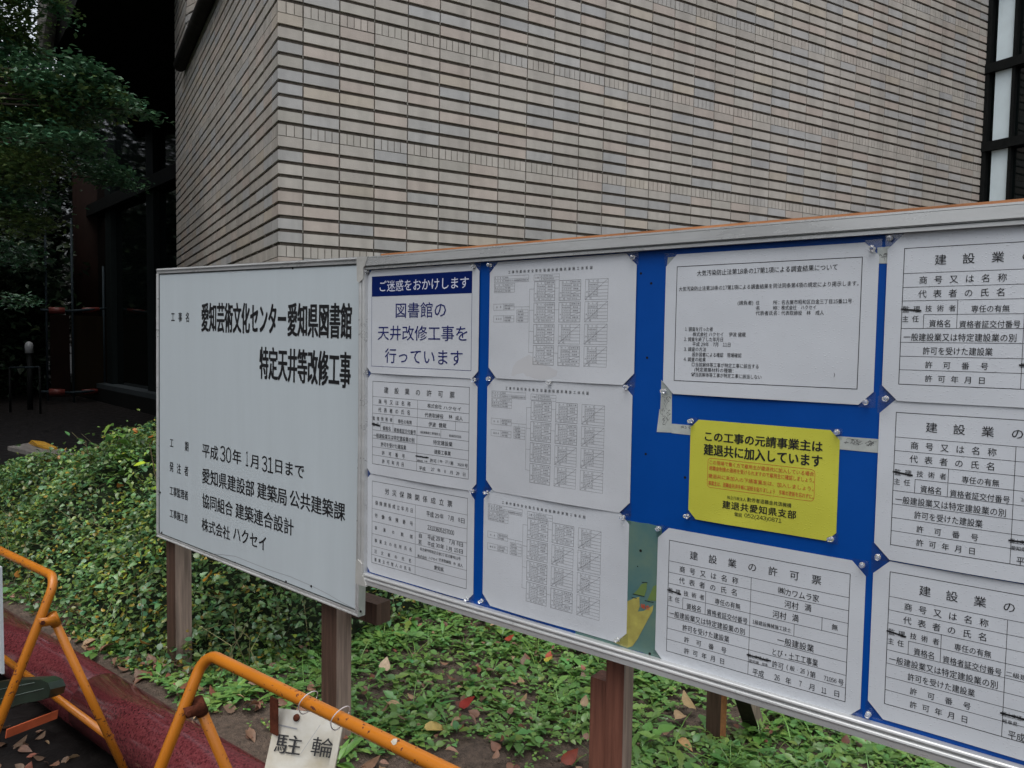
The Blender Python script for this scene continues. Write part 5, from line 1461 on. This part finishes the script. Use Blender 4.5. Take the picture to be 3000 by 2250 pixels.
# ------------------------------------------------------------------ undergrowth: a mound of ivy-like leaves at the left
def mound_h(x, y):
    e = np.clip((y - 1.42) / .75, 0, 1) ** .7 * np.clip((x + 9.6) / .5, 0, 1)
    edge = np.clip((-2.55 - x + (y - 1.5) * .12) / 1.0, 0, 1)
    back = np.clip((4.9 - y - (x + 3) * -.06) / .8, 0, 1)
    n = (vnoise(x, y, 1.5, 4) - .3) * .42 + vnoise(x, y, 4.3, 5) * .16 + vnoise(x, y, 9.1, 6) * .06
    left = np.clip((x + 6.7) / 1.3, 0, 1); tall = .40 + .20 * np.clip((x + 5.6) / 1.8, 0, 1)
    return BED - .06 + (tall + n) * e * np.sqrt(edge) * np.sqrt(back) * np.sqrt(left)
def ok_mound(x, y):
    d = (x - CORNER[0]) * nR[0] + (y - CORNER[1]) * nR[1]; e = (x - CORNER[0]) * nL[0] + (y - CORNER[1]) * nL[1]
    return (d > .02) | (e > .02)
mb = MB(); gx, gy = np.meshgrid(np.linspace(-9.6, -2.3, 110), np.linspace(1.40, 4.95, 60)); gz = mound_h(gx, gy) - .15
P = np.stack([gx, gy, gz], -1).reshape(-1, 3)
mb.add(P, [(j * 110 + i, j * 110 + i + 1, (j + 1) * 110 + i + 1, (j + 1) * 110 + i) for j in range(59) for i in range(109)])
und = MB(); r = np.random.default_rng(51)
def carpet(n, tm, l0, l1, tint0, depth, seed, xr=(-6.8, -2.3), patch=None):
    r = np.random.default_rng(seed); x = r.uniform(xr[0], xr[1], n); y = r.uniform(1.40, 4.9, n)
    k = ok_mound(x, y) & (mound_h(x, y) > BED - .05); 
    if patch is not None: k &= patch(x, y)
    x, y = x[k], y[k]; m = len(x); d = r.random(m) ** 1.6 * depth
    ex = 1e-2; sx = (mound_h(x + ex, y) - mound_h(x - ex, y)) / (2 * ex); sy = (mound_h(x, y + ex) - mound_h(x, y - ex)) / (2 * ex)
    z = mound_h(x, y) - d + r.uniform(-.0, .035, m) + (r.random(m) > .96) * r.uniform(0, .10, m)
    yaw = np.arctan2(-sy, -sx) + r.normal(0, 1.5, m); pitch = r.normal(-.1, .45, m) 
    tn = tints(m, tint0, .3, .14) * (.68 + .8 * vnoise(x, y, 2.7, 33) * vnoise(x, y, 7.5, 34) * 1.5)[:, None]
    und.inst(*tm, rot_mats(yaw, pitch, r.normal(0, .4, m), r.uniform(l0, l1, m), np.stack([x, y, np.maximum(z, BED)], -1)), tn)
carpet(30000, IVY, .02, .044, (1, 1, 1), .18, 52)
carpet(26000, ROUND, .016, .040, (.85, .98, 1.15), .16, 53)
carpet(32000, OVATE, .016, .036, (1.25, 1.1, .8), .13, 54)
carpet(14000, OVATE, .016, .036, (1.9, 1.35, .55), .07, 55, patch=lambda x, y: vnoise(x, y, 2.2, 8) > .52)
carpet(14000, DRY, .012, .03, (2.4, .95, .45), .09, 57, patch=lambda x, y: vnoise(x, y, 3.4, 18) > .5)
carpet(260, DRY, .04, .07, (4.5, .9, .7), .1, 56)
o = und.build('undergrowth', [M['shrub_leaf']], None, True); o['kind'] = 'stuff'; o['label'] = 'waist high mass of green ivy like leaves beside the kerb'
o2 = mb.build('undergrowth_core', M['mound'], None, True); o2['kind'] = 'stuff'; o2['label'] = 'opaque dark core added inside the green undergrowth'  # opaque dark sheet added under the leaves to block the view through the gaps
# thin stems and grass stalks in the undergrowth
st = MB(); r = np.random.default_rng(61)
for i in range(420):
    x, y = r.uniform(-5.5, -2.5), r.uniform(1.45, 3.6); h = mound_h(np.array([x]), np.array([y]))[0]
    if not ok_mound(x, y): continue
    b_ = np.array([x, y, max(BED, h - .25)]); d = np.array([r.normal(0, .12), r.normal(0, .12), r.uniform(.2, .36)])
    st.tube([b_, b_ + d * .6, b_ + d + np.array([r.normal(0, .06), r.normal(0, .06), -.03])], [.002, .0016, .0008], 4, 0, tuple(np.array((1, 1, 1)) * r.uniform(.6, 2.6)))
o = st.build('undergrowth_stems', mat('dry_stalk', (.13, .12, .06), .7, .3, tint=True)); o['kind'] = 'stuff'; o['label'] = 'dry stalks sticking out of the green undergrowth'

def sapling(px, py, d, h, label, seed, tint, tm=OVATE, n=26, l0=.035, l1=.07):
    r = np.random.default_rng(seed); t = PD(px, py, d); b_ = np.array([t[0] + .05, t[1], BED]); root = thing('sapling', label, 'sapling', tuple(b_))
    mid = (b_ + t) / 2 + np.array([.04, .02, .1])
    m = MB(); m.tube([b_, mid, t], [.006, .005, .002], 6); m.build('stem', M['twig'], root)
    k = r.uniform(.45, 1.0, n); pos = np.where(k[:, None] < .5, b_ + (mid - b_) * (k[:, None] * 2), mid + (t - mid) * (k[:, None] * 2 - 1)) + r.normal(0, .035, (n, 3))
    m = MB(); m.inst(*tm, rot_mats(r.uniform(0, 6.28, n), r.normal(.1, .4, n), r.normal(0, .4, n), r.uniform(l0, l1, n), pos), tints(n, tint, .2)); m.build('leaves', M['leaf'], root, True)
sapling(345, 1262, 4.9, .9, 'leafy sapling with bright leaf tip standing above the undergrowth', 71, (1.25, 1.2, 1.0), OVATE, 60, .05, .085)
sapling(250, 1290, 5.0, .9, 'dark small leaved sapling left of the bright tipped one', 73, (.8, .9, .95), OVATE, 46, .03, .055)
sapling(438, 1300, 4.3, .9, 'yellow leaved sapling touching the left edge of the white sign', 72, (2.6, 2.0, .6), ROUND, 9, .05, .075)
sapling(290, 1885, 3.05, .4, 'small yellow green seedling at the foot of the leftmost post', 74, (1.8, 1.6, .6), OVATE, 5, .06, .09) if False else None

# ------------------------------------------------------------------ maple at the left
R2 = np.random.default_rng(81)
tb = np.array([-8.9, .9, 0.]); mp = thing('maple_tree', 'dark green maple with layered sprays of small leaves over the entrance', 'tree', tuple(tb))
m = MB(); m.tube([tb, tb + (.15, .1, 1.4), tb + (.1, .3, 3.0), tb + (.3, .5, 4.6), tb + (.5, .6, 6.2)], [.13, .11, .09, .065, .03], 10)
tk = m.build('trunk', M['bark'], mp, True)
sprays = [  # pixel centre, half width, half height, distance
    (25, 40, 60, 60, 8.6), (10, 150, 80, 60, 8.9), (55, 110, 32, 30, 8.7), (60, 215, 100, 45, 8.6), (60, 300, 150, 60, 8.4), (165, 240, 100, 28, 8.0), (225, 208, 36, 18, 7.9), (268, 215, 44, 28, 7.9),
    (290, 240, 35, 26, 7.9), (230, 262, 90, 26, 8.1), (300, 288, 70, 22, 8.0), (350, 305, 75, 16, 8.0), (405, 322, 30, 9, 7.9), (260, 318, 70, 22, 8.1), (20, 420, 120, 60, 8.8), (150, 405, 120, 24, 7.9), (235, 420, 48, 15, 7.9),
    (110, 345, 110, 34, 8.5), (60, 470, 90, 30, 8.4), (320, 512, 75, 26, 9.6), (285, 495, 60, 30, 9.4), (365, 535, 34, 12, 9.6), (50, 520, 80, 30, 8.5), (60, 580, 80, 30, 8.7), (95, 640, 60, 22, 8.9), (30, 650, 80, 36, 9.0), (20, 740, 70, 36, 9.6),
    (190, 300, 130, 50, 8.8), (10, -50, 90, 40, 8.4), (150, -8, 34, 12, 8.6), (165, 30, 14, 16, 8.6), (60, 880, 40, 16, 11.0)]
lv = MB(); lb = MB()
for px, py, hw, hh, d in sprays:
    n = int(hw * hh * .24) + 60
    k = d / FPX; c = PD(px, py, d)
    a = R2.uniform(0, 6.28, n); q = np.sqrt(R2.random(n))
    ox = q * np.cos(a) * hw * k * 1.02; oz = q * np.sin(a) * hh * k * .95; od = R2.normal(0, .2, n)
    oz += -.10 * (ox / (hw * k)) ** 2 * hh * k + R2.normal(0, .02, n)
    lat = np.array([-_F[1], _F[0], 0]) * -1; lat = np.array([_R0[0], _R0[1], 0]); dep = np.array([_F[0], _F[1], 0])
    pos = c + ox[:, None] * lat + od[:, None] * dep + oz[:, None] * ZZ
    warm = (.95, 1.0, 1.05) if R2.random() < .75 else (1.7, 1.2, .8)
    lv.inst(*QUAD, rot_mats(R2.uniform(0, 6.28, n), R2.normal(-.15, .3, n), R2.normal(0, .35, n), R2.uniform(.04, .08, n), pos), tints(n, warm, .4, .12))
    b0 = tb + np.array([.2, .35, max(1.6, min(6., c[2] - .5))])
    lb.tube([b0, (b0 + c) / 2 + np.array([0, 0, .18]), c], [.022, .014, .005], 5)
lv.build('crown', M['maple_leaf'], mp); lb.build('branch', M['bark'], tk)

# ------------------------------------------------------------------ trees round the place
def tree_proto(seed, h, rad, nq, name, label):
    r = np.random.default_rng(seed); root = thing(name, label, 'tree', (0, 0, 0), 'dark trees round the entrance')
    m = MB(); m.tube([(0, 0, -.1), (.05, .02, h * .3), (-.08, .05, h * .6), (0, 0, h * .92)], [.26, .2, .13, .03], 10)
    tk = m.build('trunk', M['bark'], root, True)
    m = MB()
    cl = r.normal(0, 1, (60, 3)); cl /= np.linalg.norm(cl, axis=1)[:, None]; cl *= r.uniform(.45, 1, (60, 1)) ** .6
    cl = cl * np.array([rad, rad, h * .46]) + np.array([0, 0, h * .55])
    for c in cl[:16]:
        m.tube([(0, 0, max(.8, c[2] - rad * .5)), (c[0] * .5, c[1] * .5, c[2] - .2), c], [.06, .035, .012], 5)
    m.build('branch', M['bark'], tk)
    m = MB(); n = nq
    ci = r.integers(0, 60, n); pos = cl[ci] + r.normal(0, 1, (n, 3)) * np.array([rad * .17, rad * .17, h * .05])
    pos[:, 2] = np.maximum(pos[:, 2], .25)
    m.inst(*QUAD, rot_mats(r.uniform(0, 6.28, n), r.normal(-.2, .5, n), r.normal(0, .5, n), r.uniform(.14, .30, n), pos), tints(n, (1, 1, 1), .45, .15))
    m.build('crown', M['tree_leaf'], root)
    return root
tA = tree_proto(91, 9.5, 2.6, 9000, 'broadleaf_tree', 'dark broadleaf tree behind the maple at the far left, nearest the column')
tB = tree_proto(92, 6.0, 2.4, 8000, 'evergreen_tree', 'low dark evergreen tree filling the gap left of the column')
tA.location = (-24.5, 5.2, 0); tB.location = (-22.5, 4.6, 0)
k = 0
for i, (x, y, lab, src) in enumerate([(-29, 2.5, 'dark broadleaf tree far behind the maple at the left edge', tA), (-31, 9, 'dark broadleaf tree farthest back beyond the column', tA), (-27.5, 4.0, 'low dark evergreen tree behind the white garden lamp', tB),
                                       (-33, 5.5, 'low dark evergreen tree deepest in the shade at the far left', tB), (-26, -1.5, 'dark broadleaf tree just outside the left edge of the photo', tA), (-21.5, 3.0, 'dark broadleaf tree close behind the maple sprays at the left edge', tA), (-24, 7.6, 'dark broadleaf tree left of the reddish brown column', tA), (-28, 6.5, 'low dark evergreen tree behind the low pale rail', tB), (-21, 5.6, 'low dark evergreen tree beside the scaffold', tB)]):
    t = dup(src, (0, 0, 0), lab, 'dark trees round the entrance'); t.location = (x, y, 0); t.rotation_euler.z = i * 1.3
def hedge(name, label, p0, p1, h, d, n, seed):
    r = np.random.default_rng(seed); p0, p1 = np.array(p0), np.array(p1); u = p1 - p0; L_ = np.linalg.norm(u); u /= L_; w_ = np.array([-u[1], u[0], 0])
    root = thing(name, label, 'hedge', tuple((p0 + p1) / 2))
    m = MB(); a = r.uniform(0, L_, n); b = r.normal(0, d * .35, n); c = h * r.random(n) ** .8
    c *= .8 + .25 * np.sin(a * 1.7) * np.sin(a * .6 + 1)
    pos = p0 + a[:, None] * u + b[:, None] * w_ + c[:, None] * ZZ
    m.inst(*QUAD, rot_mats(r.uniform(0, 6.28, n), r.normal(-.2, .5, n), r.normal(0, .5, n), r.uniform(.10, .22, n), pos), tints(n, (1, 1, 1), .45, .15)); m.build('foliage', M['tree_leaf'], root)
    m = MB(); m.frame_box(p0, u, ZZ, w_, 0, L_, 0, h * .8, -.12, .12); m.build('hedge_core', M['mound'], root)  # solid dark slab added inside so nothing bright shows through
hedge('hedge', 'tall dark hedge added at the far left to block the bright paving behind', PD(-160, 1000, 21.0) * (1, 1, 0), PD(128, 1000, 23.5) * (1, 1, 0), 4.6, .9, 9000, 95)  # hedge added to cut off the lit far paving and keep this side dark
for i, (x, y) in enumerate([(-27, -9), (-21, -12), (-14, -13), (-7, -14), (1, -14), (9, -13), (16, -10), (-23, -5)]):
    t = dup(tA if i % 2 == 0 else tB, (0, 0, 0), 'tree across the paving behind the camera, seen only mirrored in dark glass', 'trees mirrored in the glass'); t.location = (x, y, 0); t.rotation_euler.z = i * 2.1
    t.scale = (1.1, 1.1, 1.15) if i % 2 == 0 else (1.3, 1.3, 1.4)

for i, (x, y, z) in enumerate([(-14.5, -2.2, 2.0), (-10.5, -5.5, 1.7), (-19.5, -3.2, 2.1)]):
    t = dup(tA, (0, 0, 0), 'tall tree beside the entrance paving outside the photo, shading the entrance', 'tall trees shading the entrance'); t.location = (x, y, 0); t.rotation_euler.z = i * 1.7; t.scale = (z, z, z)
